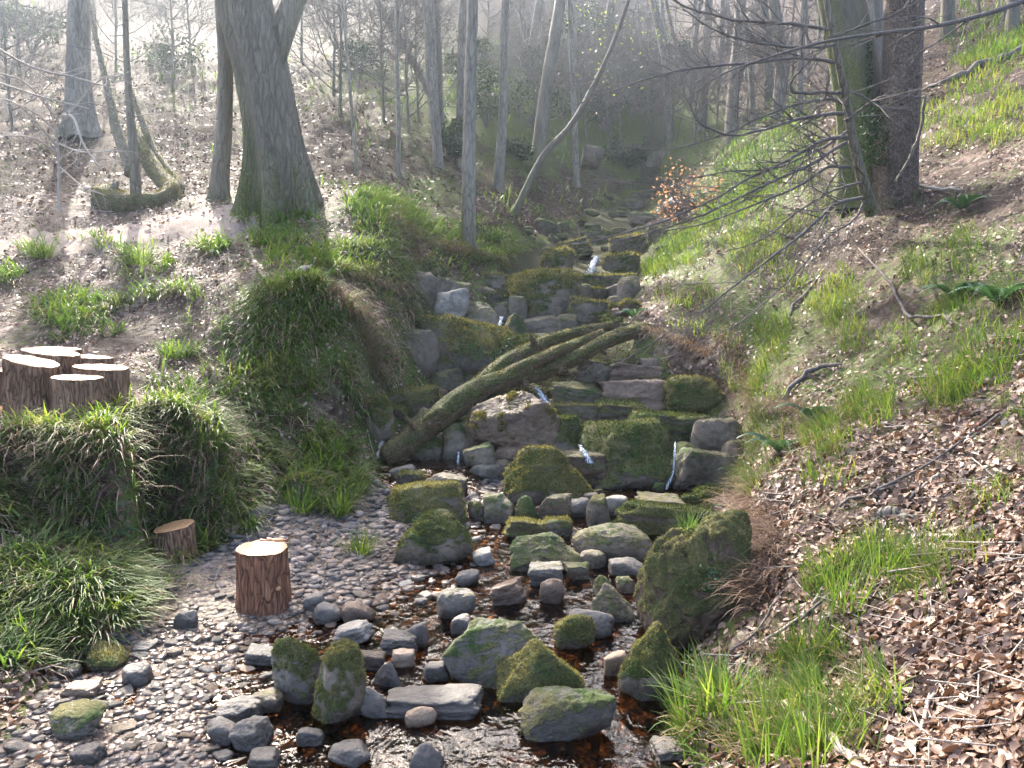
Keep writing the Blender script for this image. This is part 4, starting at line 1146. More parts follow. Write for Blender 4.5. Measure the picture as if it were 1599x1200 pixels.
stump(414, 80, 856, 962, 'reddish pine stump with a knot standing in the wet gravel', knot=(-.75, .42, .022), splinter=True, seed=1, tilt=(-.03, .02), bark='pine')
stump(275, 62, 822, 876, 'low small stump with tilted pale top beside the left bank', Y=5.9, seed=2, tilt=(.16, .05), knot=(-.5, .75, .012))
CG = 'sawn stumps clustered on the left bank'
stump(93, 66, 545, 600, 'back stump of the left bank cluster with an orange sawn edge', Y=7.25, seed=3, cut='cutorange', tilt=(-.06, 0), group=CG)
stump(145, 60, 558, 610, 'stump behind the squat right one in the left bank cluster', Y=7.05, seed=4, group=CG, tilt=(-.08, .0))
stump(84, 82, 550, 630, 'tall middle stump with glaring sunlit top in the left bank cluster', Y=6.75, seed=5, group=CG, tilt=(-.15, 0))
stump(162, 78, 574, 646, 'wide right hand stump at the end of the left bank cluster', Y=6.62, seed=6, group=CG, tilt=(-.08, .02), flare=.02)
stump(54, 76, 564, 648, 'broad front left stump with slanting top in the left bank cluster', Y=6.35, seed=7, group=CG, tilt=(-.26, .03), flare=.16)
stump(124, 74, 590, 650, 'front stump with a dark knot in the left bank cluster', Y=6.25, seed=8, group=CG, tilt=(-.05, .02), knot=(-.55, .5, .022))
stump(-2, 58, 580, 612, 'low stump cut by the left edge of the photo', Y=6.7, seed=9, group=CG, tilt=(.1, .05))

def wood_chunk(px, py, w, h_, label, Y):
    p = at(px, py, Y)
    z = float(H(p.x, Y)[0])
    s = w / FPX * Y
    V = np.array([[-.5, -.3, 0], [.5, -.3, 0], [.45, .35, 0], [-.5, .3, 0], [-.45, -.25, .5], [.5, -.2, .35], [.4, .3, .45], [-.42, .3, .6]]) * s
    V[:, 2] *= h_ / w * 1.6
    Q = [(0, 3, 2, 1), (4, 5, 6, 7), (0, 1, 5, 4), (1, 2, 6, 5), (2, 3, 7, 6), (3, 0, 4, 7)]
    g = G(); g.add(V, Q); o = g.build('wood_offcut', M['cutorange'], smooth=False); o.location = (p.x, Y, z + (p.z - z) * .0)
    tag(o, label, 'wood offcut')
    return o
wood_chunk(12, 545, 26, 14, 'orange sawn wood offcut at the left edge behind the stumps', 7.4)
wood_chunk(6, 634, 30, 16, 'orange sawn wood offcut on the ground below the low edge stump', 6.4)

# ------------------------------------------------------------------ fallen mossy log with its branches
def fuzz_on_tube(parent, P, Rd, k, org, mat, px=1.0, r=rng, droop=0.0):
    P = np.asarray(P); Rd = np.asarray(Rd)
    n = len(P)
    s = r.uniform(0, n - 1.01, k); i = s.astype(int); f = (s - i)[:, None]
    C = P[i] * (1 - f) + P[i + 1] * f; rd = (Rd[i] * (1 - f[:, 0]) + Rd[i + 1] * f[:, 0])[:, None]
    T = P[i + 1] - P[i]; T /= np.linalg.norm(T, axis=1)[:, None]
    d = r.normal(size=(k, 3)) + np.array([0, -.35, .55]); d -= T * (d * T).sum(1)[:, None]; d /= np.linalg.norm(d, axis=1)[:, None]
    Q = C + d * rd * 0.98
    L = r.uniform(.012, .035, k)[:, None] * px
    dd = d + r.normal(scale=.5, size=(k, 3)); dd[:, 2] -= droop; dd /= np.linalg.norm(dd, axis=1)[:, None]
    sd = np.cross(dd, r.normal(size=(k, 3))); sd /= np.linalg.norm(sd, axis=1)[:, None]
    w = r.uniform(.004, .008, k)[:, None] * px
    V = np.stack([Q - sd * w, Q + sd * w, Q + dd * L], 1).reshape(-1, 3) - np.array(org)
    g = G(); g.add(V, None, np.arange(3 * k).reshape(-1, 3), rnd=np.repeat(r.uniform(0, 1, k), 3))
    o = g.build('moss', M[mat], parent=parent); o['kind'] = 'stuff'
    return o

def path3(pts, n=14):
    """pts: (px, py, Y, width_px) -> points, radii"""
    W = np.array([list(at(a, b, Y)) + [w / FPX * Y / 2] for a, b, Y, w in pts])
    S = spline(W, n)
    return S[:, :3], np.maximum(S[:, 3], .002)

log = empty('fallen_log', tuple(at(780, 600, 9.5)), 'mossy fallen tree trunk lying across the stream with forked branches', 'fallen log')
lo = tuple(log.location)
def log_part(name, pts, n, sides, k, mo):
    P, Rd = path3(pts, n)
    V, Q, T = tube(P, Rd, sides, lambda t, ph: 1 + .30 * fbm(np.stack([np.cos(ph) * 1.6, np.sin(ph) * 1.6, t * 11], -1).reshape(-1, 3), 4, 5).reshape(t.shape))
    T0 = np.stack([np.arange(sides), np.roll(np.arange(sides), 1), np.full(sides, len(V))], -1)
    V = np.vstack([V, P[0] * 1.0 - (P[1] - P[0]) * .12])
    nrm = V[:, 2] - np.interp(np.arange(len(V)) // sides, np.arange(n), P[:, 2])
    g = G(); g.add(V, Q, np.vstack([T, T0]), moss=mo + .30 * np.sign(nrm) + .45 * fbm(V * 3.5, 3, 14))
    o = g.build(name, M['mosslog'], origin=lo); o.location = (0, 0, 0); o.parent = log
    fuzz_on_tube(o, P, Rd, k, lo, 'mossfuzz')
log_part('trunk', [(600,714,8.75,30),(640,690,8.85,38),(690,650,9.1,38),(740,613,9.3,36),(790,592,9.55,30),(850,580,9.9,25),(905,556,10.2,23),(955,530,10.6,23),(1005,514,11.1,21),(1050,506,11.6,18)], 70, 30, 3200, .32)
log_part('branch', [(734,612,9.42,28),(790,568,9.8,26),(840,540,10.2,22),(890,522,10.7,17),(955,508,11.4,12)], 40, 18, 1300, .34)
log_part('branch', [(756,606,9.4,26),(810,578,9.65,24),(860,554,9.9,20),(900,538,10.4,17),(940,520,10.9,12)], 36, 16, 1100, .34)
for q_, (a_, b_, Y_, c_, d_) in enumerate([(650,676,8.85,634,652),(812,588,9.65,826,606),(880,566,10.0,872,584),(838,545,10.1,828,524),(930,540,10.5,946,552)]):
    log_part('branch_stub', [(a_, b_, Y_, 13), ((a_ + c_) / 2, (b_ + d_) / 2, Y_ - .08, 10), (c_, d_, Y_ - .14, 6)], 7, 9, 20, .2)
log_part('branch_stub', [(672,668,8.95,30),(676,656,8.85,26),(690,640,8.8,16)], 6, 12, 200, .5)

# ------------------------------------------------------------------ trees
def limb(g, st, d, L, rad, level, maxl, r, up=.05, wob=.16, kids=(6, 5, 4), minr=.0025, sides=(8, 5, 4, 3), moss=.0, spread=1.0):
    n = (9, 7, 5, 4)[min(level, 3)]
    d = np.array(d, float); d /= np.linalg.norm(d)
    P = [np.array(st, float)]
    for k in range(n - 1):
        d = d + r.normal(scale=wob, size=3) + np.array([0, 0, up])
        d /= np.linalg.norm(d)
        P.append(P[-1] + d * L / (n - 1))
    P = np.array(P)
    Rd = np.maximum(rad * (1 - .82 * np.linspace(0, 1, n) ** .9), minr * .7)
    V, Q, T = tube(P, Rd, sides[min(level, 3)])
    g.add(V, Q, T, moss=moss)
    ends = [P[-1]]
    if level < maxl:
        m = kids[min(level, len(kids) - 1)]
        for q in range(m):
            t = r.uniform(.25, .97)
            i = min(int(t * (n - 1)), n - 2)
            tan = P[i + 1] - P[i]; tan /= np.linalg.norm(tan)
            sd = r.normal(size=3); sd -= tan * sd.dot(tan); sd /= np.linalg.norm(sd)
            a = r.uniform(.5, .95) * spread
            ends += limb(g, P[i] + (P[i + 1] - P[i]) * (t * (n - 1) - i), tan * math.cos(a) + sd * math.sin(a), L * r.uniform(.38, .62) * (1.05 - .4 * t),
                         max(Rd[i] * .6, minr), level + 1, maxl, r, up, wob, kids, minr, sides, moss, spread)
    return ends

def trunk_mesh(g, P, Rd, sides=20, flare=.6, flare_h=.5, flute=.06, lobes=5, seed=0, mossh=1.2, mossb=.0):
    P = np.asarray(P, float); Rd = np.asarray(Rd, float)
    ht = P[:, 2] - P[0, 2]
    r = np.random.default_rng(seed)
    p0, p1 = r.uniform(0, 6.28, 2)
    def dsp(t, ph):
        hh = np.repeat(ht[:, None], ph.shape[1], 1)
        fl = flare * np.exp(-np.maximum(hh, 0) / flare_h) * (.55 + .45 * np.cos(lobes * ph + p0 + .6 * np.sin(ph + p1)))
        cyl = np.stack([np.cos(ph) * 1.3, np.sin(ph) * 1.3, hh * .25], -1).reshape(-1, 3)
        return 1 + fl + flute * fbm(cyl * 1.8 + seed, 3, 31).reshape(ph.shape) * 1.6 + flute * .9 * np.cos(lobes * ph + p0 + hh * .3)
    V, Q, T = tube(P, Rd, sides, dsp)
    hv = V[:, 2] - P[0, 2]
    ang = np.arctan2(V[:, 1] - np.interp(V[:, 2], P[:, 2], P[:, 1]), V[:, 0] - np.interp(V[:, 2], P[:, 2], P[:, 0]))
    g.add(V, Q, T, moss=mossb + .55 * np.exp(-np.maximum(hv, 0) / mossh) + .18 * np.cos(ang - 2.6))

def tree(label, pts, Y=None, name='tree', bark='bark', top=6.0, crown_r=None, nlimb=9, Lf=.45, maxl=2, low=None, flare=.45, sides=18, mossh=1.0, mossb=0.0,
         seed=0, lean=(0, 0), kids=(6, 5, 4), group=None, twigs=0, flute=.05, cat='tree', limb_up=.07, lobes=5):
    """pts: (px, py, width_px) from the base upwards; the stem goes on above for `top` metres"""
    r = np.random.default_rng(seed + 4000)
    b = hit(pts[0][0], pts[0][1])
    if Y is None: Y = b.y
    base = at(pts[0][0], pts[0][1], Y); base.z = float(H(base.x, Y)[0])
    root = empty(name, tuple(base), label, cat, group)
    rows = [list(at(a, b_, Y)) + [w / FPX * Y / 2] for a, b_, w in pts]
    rows[0][2] = base.z - (.5 if sides > 50 else .15)
    rows = np.array(rows)
    d = rows[-1, :3] - rows[-2, :3]; d /= np.linalg.norm(d) + 1e-9
    nT = 6
    rr = rows[-1, 3]
    p = rows[-1, :3].copy()
    for k in range(nT):
        d = d * .9 + np.array([lean[0] * .1, lean[1] * .1, .12]) + r.normal(scale=.05, size=3); d /= np.linalg.norm(d)
        p = p + d * top / nT
        rows = np.vstack([rows, list(p) + [rr * (1 - .85 * ((k + 1) / nT))]])
    S = spline(rows, 46)
    S[:, 3] = np.maximum(S[:, 3], .008)
    P, Rd = S[:, :3], S[:, 3]
    o0 = np.array(base)
    g = G(); trunk_mesh(g, P - o0, Rd, sides, flare, max(Rd[0] * 1.3, .12), flute, lobes, seed, mossh, mossb)
    g.build('trunk', M[bark], parent=root)
    g = G()
    Ht = P[-1, 2] - P[0, 2]
    for k in range(nlimb):
        t = r.uniform(low if low is not None else .5, .98)
        i = int(t * 44)
        a = r.uniform(0, 6.28)
        el = r.uniform(.15, .8)
        L = Ht * Lf * r.uniform(.6, 1.1) * (1.25 - .6 * t)
        limb(g, P[i] - o0, (math.cos(a) * math.cos(el), math.sin(a) * math.cos(el), math.sin(el)), L, max(Rd[i] * .55, .012), 0, maxl, r, limb_up, kids=kids)
    for k in range(twigs):
        t = r.uniform(.06, .6); i = int(t * 44); a = r.uniform(0, 6.28)
        limb(g, P[i] - o0, (math.cos(a), math.sin(a), r.uniform(-.1, .5)), r.uniform(.6, 1.8), .009, 2, 3, r, .03, kids=(4, 4, 4))
    if g.n: g.build('crown', M['twig'], parent=root)
    return root, P, Rd

big, bigP, bigR = tree('massive fluted grey tree trunk with spreading roots beside the path',
     [(440,318,98),(436,292,88),(431,250,82),(424,200,78),(410,120,76),(396,60,75),(380,0,72)], Y=13.0, name='forest_tree', bark='smooth', top=9, nlimb=8, Lf=.34, low=.62, flare=.7, sides=72,
     mossh=1.8, mossb=.26, seed=1, flute=.13, lobes=6, kids=(7, 6, 4))
g = G()                                              # its second stem forking off to the right, and a root
for pts in ([(418,110,13.0,44),(436,62,13.05,38),(456,10,13.1,34),(484,-60,13.2,30),(520,-200,13.4,30),(540,-380,13.7,14)],):
    P, Rd = path3(pts, 22); V, Q, T = tube(P - np.array(big.location), Rd, 18); g.add(V, Q, T, moss=.15)
g.build('trunk_fork', M['smooth'], parent=big)
TREES = [
 ('pale slim trunk standing just left of the massive fluted tree', [(342,306,30),(345,270,26),(350,200,24),(352,100,22),(346,0,20)], dict(Y=13.6, bark='smooth', top=7, seed=2)),
 ('thick hazy trunk on the slope at far left above the fallen curved log', [(128,190,44),(124,120,34),(124,60,32),(126,0,31)], dict(Y=19, top=9, seed=3, flare=.7, sides=24)),
 ('slender straight stem rising from behind the curved log', [(212,285,17),(208,230,14),(203,170,11),(198,90,9),(195,0,8)], dict(Y=13.4, top=4, seed=4, mossb=.2, twigs=6, bark='smooth')),
 ('thin crooked dead sapling on the hazy slope right of the massive tree', [(558,276,6),(552,210,5),(545,120,5),(538,40,4),(534,0,4)], dict(Y=16.5, top=3, seed=5, twigs=8, maxl=1)),
 ('straight thin pole tree left of the paired trunks', [(622,262,8),(622,180,7),(620,90,6),(621,0,6)], dict(Y=17.5, top=4, seed=6, twigs=7)),
 ('left of the paired hazy trunks at upper centre', [(686,292,14),(682,220,15),(674,120,17),(672,50,16),(668,0,18)], dict(Y=19, top=7, seed=7, twigs=6)),
 ('mossy based upright trunk at centre standing on the bank', [(732,342,24),(732,280,20),(734,190,19),(736,90,18),(738,0,17)], dict(Y=14.6, top=8, seed=8, mossb=.15, mossh=1.6, twigs=8)),
 ('greyer trunk directly behind the mossy based upright trunk', [(716,300,14),(718,200,13),(720,100,12),(724,0,12)], dict(Y=20, top=7, seed=9)),
 ('hazy straight trunk with pale twigs right of the centre trunk', [(776,262,16),(784,200,14),(786,110,13),(788,40,12),(790,0,11)], dict(Y=21, top=7, seed=10, twigs=12)),
 ('thin reddish trunk in the middle of the dark gully side', [(900,256,11),(897,180,9),(893,100,8),(890,0,7)], dict(Y=26, top=6, seed=11, twigs=6)),
 ('forked trunk leaning left at upper centre with a curving branch', [(690,200,12),(664,130,12),(630,70,11),(598,20,11),(580,-30,9)], dict(Y=24, top=4, seed=12)),
 ('left trunk of the far group above the stream head', [(1046,180,13),(1040,110,11),(1028,40,11),(1020,0,10)], dict(Y=34, top=6, seed=13)),
 ('middle trunk of the far group above the stream head', [(1098,190,14),(1100,130,12),(1104,60,12),(1106,0,11)], dict(Y=33, top=6, seed=14)),
 ('stout far trunk left of the dark ivy clad trunk', [(1140,192,18),(1146,120,15),(1152,60,14),(1156,0,14)], dict(Y=27, top=7, seed=15)),
 ('leaning far trunk with a broad limb near the ivy clad trunk', [(1214,150,18),(1222,100,20),(1216,50,16),(1208,0,16)], dict(Y=24, top=7, seed=16)),
 ('thin trunk crossing behind the stout far trunk', [(1180,170,9),(1170,90,8),(1160,20,8),(1150,-30,7)], dict(Y=26, top=5, seed=17, twigs=5)),
 ('slim pole beside the bright sky gap at upper right', [(1250,120,10),(1252,60,9),(1256,0,9)], dict(Y=22, top=5, seed=18)),
 ('reddish thin trunk between the ivy clad trunk and the flaky trunk', [(1364,150,9),(1362,60,9),(1358,0,9)], dict(Y=16, top=6, seed=19)),
]
for lab, pts, kw in TREES:
    kw = dict(kw); kw.setdefault('nlimb', 7); kw.setdefault('low', .45)
    tree(lab, pts, name='forest_tree', **kw)
tree('dark mossy ivy clad trunk on the right bank', [(1346,262,74),(1342,200,66),(1334,120,66),(1322,50,64),(1312,0,62)], Y=11.4, name='forest_tree', bark='farbark', top=8, nlimb=8, Lf=.45, low=.6,
     flare=.25, sides=40, mossh=2.2, mossb=.32, seed=30, flute=.08)
tree('flaky barked brown trunk on the right bank', [(1398,300,68),(1400,250,62),(1405,180,57),(1410,90,55),(1412,0,54)], Y=10.9, name='forest_tree', bark='flaky', top=8, nlimb=9, Lf=.45, low=.6,
     flare=.18, sides=56, mossh=.9, mossb=-.05, seed=31, flute=.07)
# leaning thin tree with young leaves, crossing the gully
lt, P, Rd = tree('thin tree leaning far right across the gully with yellow green buds', [(798,286,12),(846,247,10),(890,198,9),(925,138,8),(955,75,7),(978,10,6)], Y=18.5, name='leaning_tree', bark='farbark',
     top=2.5, nlimb=5, low=.55, seed=40, twigs=12, mossb=.15, maxl=2)
def leaf_cloud(parent, P, k, size, mat, spread, name='leaves', seed=0, t0=.3):
    r = np.random.default_rng(seed)
    i = r.integers(int(t0 * (len(P) - 1)), len(P), k)
    C = P[i] + r.normal(scale=spread, size=(k, 3))
    n = r.normal(size=(k, 3)); n /= np.linalg.norm(n, axis=1)[:, None]
    g = G(); leaves(g, C - np.array(parent.location), n, r.uniform(.6, 1.2, k) * size, r.uniform(0, 1, k), False, .2, .6, r)
    o = g.build(name, M[mat], parent=parent); o['kind'] = 'stuff'
leaf_cloud(lt, P, 420, .075, 'bud', .75, seed=3)

# uprooted, curved mossy log at the foot of the slope (left) with its leaning stems
cl = empty('curved_log', tuple(at(215, 320, 13.45)), 'curled mossy fallen log beside the path at left', 'fallen log')
cz = np.array(cl.location)
def cpart(name, pts, n, sides, k, mo, flat=True, mat='bark'):
    P, Rd = path3([(a_, b_, c_ + 1.05, d_) for a_, b_, c_, d_ in pts], n)
    V, Q, T = tube(P - cz, Rd, sides, lambda t, ph: 1 + .30 * fbm(np.stack([np.cos(ph) * 1.4, np.sin(ph) * 1.4, t * 9], -1).reshape(-1, 3), 4, 9).reshape(t.shape))
    T0 = np.stack([np.arange(sides), np.roll(np.arange(sides), 1), np.full(sides, len(V))], -1)
    V = np.vstack([V, P[0] - cz])
    g = G(); g.add(V, Q, np.vstack([T, T0]), moss=mo)
    o = g.build(name, M[mat], parent=cl)
    if k: fuzz_on_tube(o, P, Rd, k, cz, 'mossfuzz', 1.4)
cpart('trunk', [(162,308,12.6,42),(192,319,12.4,40),(232,321,12.4,36),(258,313,12.6,32),(267,296,12.9,30),(246,272,13.3,26),(226,240,13.7,22),(210,205,14.2,16)], 50, 24, 2200, .55, mat='mosslog')
cpart('stem', [(282,296,13.2,16),(262,266,13.5,14),(242,238,13.8,12),(222,190,14.2,9),(205,140,14.6,5)], 18, 10, 300, .5)
cpart('stem', [(206,272,13.2,20),(196,240,13.4,18),(182,200,13.7,16),(172,160,13.9,13),(164,120,14.1,10),(150,60,14.4,7),(140,0,14.8,5)], 24, 12, 300, .35, mat='smooth')
cpart('stub', [(176,304,12.5,18),(178,294,12.5,14),(184,284,12.5,5)], 6, 10, 0, .3)

# ------------------------------------------------------------------ right bank sapling with long arching branches
sap = empty('branching_sapling', tuple(hit(1356, 330)), 'thin grey tree with long bare branches arching over the gully from the right bank', 'tree')
sz = np.array(sap.location)
g = G(); P, Rd = path3([(1362,334,10.2,22),(1352,300,10.1,19),(1342,262,10.0,16),(1330,210,9.9,14),(1322,160,9.8,13),(1312,110,9.7,11),(1300,50,9.6,10),(1284,-40,9.5,8),(1270,-200,9.4,5)], 34)
V, Q, T = tube(P - sz, Rd, 12); g.add(V, Q, T, moss=np.linspace(.5, 0, len(V))); g.build('trunk', M['smooth'], parent=sap)
ARCH = [
 [(1325,215,9.9,7),(1280,220,9.6,5.5),(1235,245,9.2,5),(1180,270,8.9,4.2),(1120,305,8.6,3.6),(1050,335,8.4,3),(965,360,8.3,2.4),(900,375,8.3,1.6)],
 [(1320,225,9.9,6),(1265,255,9.5,5),(1200,285,9.0,4.2),(1125,320,8.7,3.4),(1040,350,8.5,2.6),(950,374,8.4,1.6)],
 [(1327,262,10,6),(1290,262,9.7,5),(1240,292,9.2,4.4),(1180,318,8.9,3.4),(1100,350,8.7,2.5),(1030,365,8.6,1.5)],
 [(1350,308,10.1,6),(1310,318,9.7,5.5),(1280,343,9.3,5),(1240,378,9.0,4.2),(1200,410,8.8,3.5),(1150,450,8.6,2.8),(1090,500,8.4,2.2),(1030,535,8.3,1.6),(965,575,8.2,1.2)],
 [(1316,180,9.8,6),(1275,181,9.5,5.5),(1232,187,9.2,5),(1185,200,9,4.2),(1130,208,8.8,3.4),(1082,190,8.6,3),(1060,150,8.5,2.2),(1050,110,8.5,1.4)],
 [(1312,145,9.8,6),(1285,141,9.6,5),(1240,140,9.3,5),(1236,122,9.2,3.5),(1262,95,9,2.2)],
 [(1310,140,9.8,4),(1340,150,9.7,4),(1380,172,9.6,3),(1420,178,9.5,1.6)],
 [(1300,98,9.7,5.5),(1250,93,9.4,5),(1180,100,9.1,4.6),(1100,108,8.8,4),(1040,120,8.6,3.2),(980,135,8.5,2.6),(900,165,8.4,1.6)],
 [(1297,47,9.6,5.5),(1240,38,9.3,5),(1180,35,9.1,4.4),(1120,24,8.9,3.6),(1060,0,8.7,2.8),(1010,-40,8.6,2)],
 [(1302,70,9.6,5),(1260,75,9.3,4.5),(1190,68,9.1,4),(1120,55,8.9,3),(1060,20,8.8,2)],
 [(1322,165,9.8,4),(1290,155,9.6,4),(1220,170,9.3,3.2),(1140,205,9,2.6),(1050,232,8.8,2),(960,225,8.7,1.3)],
 [(1300,60,9.6,4),(1350,40,9.4,3.4),(1420,10,9.2,2.4),(1470,-30,9,1.4)],
 [(1318,190,9.8,4),(1350,165,9.7,3.4),(1392,150,9.5,2.4),(1440,150,9.4,1.3)],
 [(1345,285,10,4),(1300,300,9.8,3.6),(1240,335,9.4,3),(1190,372,9.2,2.4),(1130,395,9,1.4)],
 [(1352,312,10.1,4),(1330,345,9.7,3.4),(1290,372,9.4,3),(1230,440,9.0,2.4),(1160,500,8.8,1.8),(1080,540,8.6,1.2)],
 [(1330,200,9.9,4),(1280,232,9.7,3.6),(1210,262,9.3,3),(1130,268,9,2.4),(1040,283,8.8,1.8),(930,283,8.7,1.1)],
]
def side_twigs(g, P, Rd, dens, r, bias, L0, off, minr=.0018, maxl=3, lvl=2):
    d = np.linalg.norm(P[-1] - P[0])
    for k in range(int(dens * d)):
        t = r.uniform(.08, 1.0); i = min(int(t * (len(P) - 1)), len(P) - 2)
        tan = P[i + 1] - P[i]; tan /= np.linalg.norm(tan)
        sd = r.normal(size=3) + bias; sd -= tan * sd.dot(tan); sd /= np.linalg.norm(sd)
        a = r.uniform(.35, .85)
        limb(g, P[i] - off, tan * math.cos(a) + sd * math.sin(a), L0 * r.uniform(.4, 1.2), max(Rd[i] * .5, minr), lvl, maxl, r, .0, .13, (3, 3, 4), minr)
for q, pts in enumerate(ARCH):
    r = np.random.default_rng(800 + q)
    P, Rd = path3(pts, 26)
    P = P + np.cumsum(r.normal(scale=.006, size=P.shape), 0)
    g = G(); V, Q, T = tube(P - sz, Rd, 7); g.add(V, Q, T, moss=.05)
    side_twigs(g, P, Rd, 11, r, np.array([-.2, 0, .05]), .85, sz)
    g.build('branch', M['twig'], parent=sap)
# long branch entering from beyond the right edge, with its parent stem out there
ob = empty('roadside_tree', tuple(hit(1690, 260)), 'dark branch reaching in from the right edge across the trunks', 'tree')
oz = np.array(ob.location)
g = G(); P, Rd = path3([(1690,262,9.0,40),(1680,120,9.0,34),(1672,-40,9.0,28),(1668,-260,9.0,18)], 20); V, Q, T = tube(P - oz, Rd, 14); g.add(V, Q, T, moss=.1); g.build('trunk', M['bark'], parent=ob)
for q, pts in enumerate([[(1676,-24,9,12),(1599,2,8.9,8),(1530,25,8.8,7),(1450,43,8.7,6),(1375,52,8.6,5),(1290,65,8.5,4.4),(1200,90,8.4,3.4),(1120,120,8.3,2.4),(1060,165,8.2,1.5)]]):
    P, Rd = path3(pts, 30); g = G(); V, Q, T = tube(P - oz, Rd, 8); g.add(V, Q, T); side_twigs(g, P, Rd, 3.0, np.random.default_rng(77), np.zeros(3), .8, oz); g.build('branch', M['twig'], parent=ob)
def stick(pts, label, mat='twig', name='fallen_branch', tw=0, n=14, cat='fallen branch', ground=True, lift=.5):
    P, Rd = path3([(a, b, hit(a, b).y if ground else Y, w) for a, b, Y, w in pts], n)
    if ground: P[:, 2] = np.maximum(P[:, 2], H(P[:, 0], P[:, 1])) + Rd * lift
    org = P[0].copy()
    r = np.random.default_rng(int(pts[0][0]))
    P[1:-1] += r.normal(scale=Rd.mean() * .35, size=P[1:-1].shape)
    g = G(); V, Q, T = tube(P - org, Rd, 8, lambda t, ph: 1 + .12 * np.sin(ph * 3 + t * 20)); g.add(V, Q, T, moss=.1)
    if tw: side_twigs(g, P, Rd, tw, r, np.array([0, 0, .5]), .35, org)
    o = g.build(name, M[mat]); o.location = org
    tag(o, label, cat)
stick([(1445,148,9.6,5),(1440,190,9.6,5),(1430,225,9.6,5),(1412,262,9.6,4.5),(1398,284,9.6,3)], 'thin bent stem hanging before the flaky trunk', 'smooth', 'hanging_stem', ground=False, cat='stem')
stick([(1599,78,0,11),(1550,100,0,11),(1490,125,0,9),(1440,145,0,5)], 'dark fallen branch on the bright slope at upper right')
stick([(1352,282,0,6),(1390,290,0,5),(1440,300,0,4.5),(1500,303,0,3.5)], 'pale grey fallen branch at the foot of the two right trunks', 'paletwig', tw=3, lift=3)
stick([(1222,630,0,6),(1240,610,0,8),(1262,588,0,8),(1290,580,0,7),(1311,577,0,6)], 'dark bent branch lying on the right slope', lift=2)
stick([(1232,500,0,5),(1240,480,0,6),(1262,456,0,5),(1278,436,0,4)], 'thin forked stick on the upper right slope')
stick([(1480,700,0,7),(1510,678,0,7),(1556,643,0,7)], 'reddish broken stick lying above the ferns', 'pine')
stick([(1420,782,0,4),(1440,765,0,5),(1466,745,0,5)], 'pale twig slanting on the leaf covered bank', 'paletwig', lift=2)
stick([(1182,1106,0,15),(1215,1118,0,17),(1260,1142,0,17),(1300,1168,0,16),(1342,1205,0,14)], 'thick pale branch lying in the foreground grass at right', 'paletwig', lift=1.5)
stick([(1492,1115,0,9),(1540,1110,0,10),(1610,1106,0,10)], 'straight tan stick near the lower right corner', 'paletwig', lift=1.5)
stick([(1432,1162,0,6),(1445,1125,0,7),(1458,1088,0,6)], 'short grey stick standing among leaves in the lower right', 'paletwig', lift=4)
stick([(1372,808,0,14),(1400,806,0,18),(1430,816,0,12)], 'curled piece of bark on the leafy bank', 'bark', 'bark_piece', cat='bark piece')
stick([(1250,980,0,5),(1290,945,0,5),(1325,905,0,4)], 'thin brown twig leaning in the grass right of the huge boulder', 'twig', lift=5)
stick([(1310,800,0,4),(1380,770,0,5),(1470,720,0,4),(1560,655,0,4)], 'long thin dead stem trailing up the right bank', 'twig', lift=4)
stick([(1120,1050,0,4),(1180,1000,0,4),(1225,930,0,3)], 'thin bramble stem arching beside the huge boulder', 'twig', lift=6)
stick([(1560,790,0,6),(1500,830,0,6),(1440,850,0,5)], 'grey stick half buried in leaves by the right edge', 'twig', lift=1)
stick([(1310,1040,0,5),(1340,1080,0,5),(1380,1100,0,4)], 'small broken twig on the near right leaf litter', 'paletwig', lift=2)
stick([(1486,520,0,4),(1450,510,0,5),(1420,512,0,5),(1400,480,0,4),(1380,440,0,3),(1340,395,0,2)], 'dark thin sapling stem lying up the right slope', 'twig', lift=6)
stick([(1190,1010,0,4),(1260,960,0,4),(1310,880,0,3)], 'slim dry stalk crossing the foreground bank', 'paletwig', lift=4)
stick([(590,720,0,5),(598,690,0,7),(606,660,0,5)], 'pale broken stick beside the lower end of the log', 'paletwig', lift=2)
stick([(880,448,0,4),(895,458,0,4),(902,468,0,3)], 'bleached twig caught on the great rounded boulder', 'paletwig', lift=8)
stick([(458,430,0,8),(472,425,0,9),(486,418,0,6)], 'greyed wood fragment on the top of the grassy mound', 'paletwig', 'wood_fragment', cat='wood fragment')
# brushy branches at the left edge, sunlit white put into their colour
sh = empty('dead_shrub', tuple(hit(92, 330)), 'bare shrub at the left edge with sunlit white painted into its twigs', 'shrub')
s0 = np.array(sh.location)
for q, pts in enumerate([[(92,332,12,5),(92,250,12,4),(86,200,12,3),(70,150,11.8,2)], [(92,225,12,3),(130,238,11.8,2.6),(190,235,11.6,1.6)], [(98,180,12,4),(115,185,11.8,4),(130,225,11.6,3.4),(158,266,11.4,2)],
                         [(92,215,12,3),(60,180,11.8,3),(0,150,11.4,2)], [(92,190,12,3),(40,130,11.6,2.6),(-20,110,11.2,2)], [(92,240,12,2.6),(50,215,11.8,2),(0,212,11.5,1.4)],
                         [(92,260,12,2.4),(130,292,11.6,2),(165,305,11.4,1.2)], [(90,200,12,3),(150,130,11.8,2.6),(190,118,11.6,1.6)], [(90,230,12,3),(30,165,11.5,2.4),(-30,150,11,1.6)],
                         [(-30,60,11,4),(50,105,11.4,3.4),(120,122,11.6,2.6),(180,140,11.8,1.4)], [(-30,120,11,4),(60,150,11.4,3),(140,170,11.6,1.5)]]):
    P, Rd = path3(pts, 14); g = G(); V, Q, T = tube(P - s0, Rd, 5); g.add(V, Q, T); side_twigs(g, P, Rd, 4.5, np.random.default_rng(90 + q), np.zeros(3), .6, s0); g.build('branch', M['paletwig'], parent=sh)

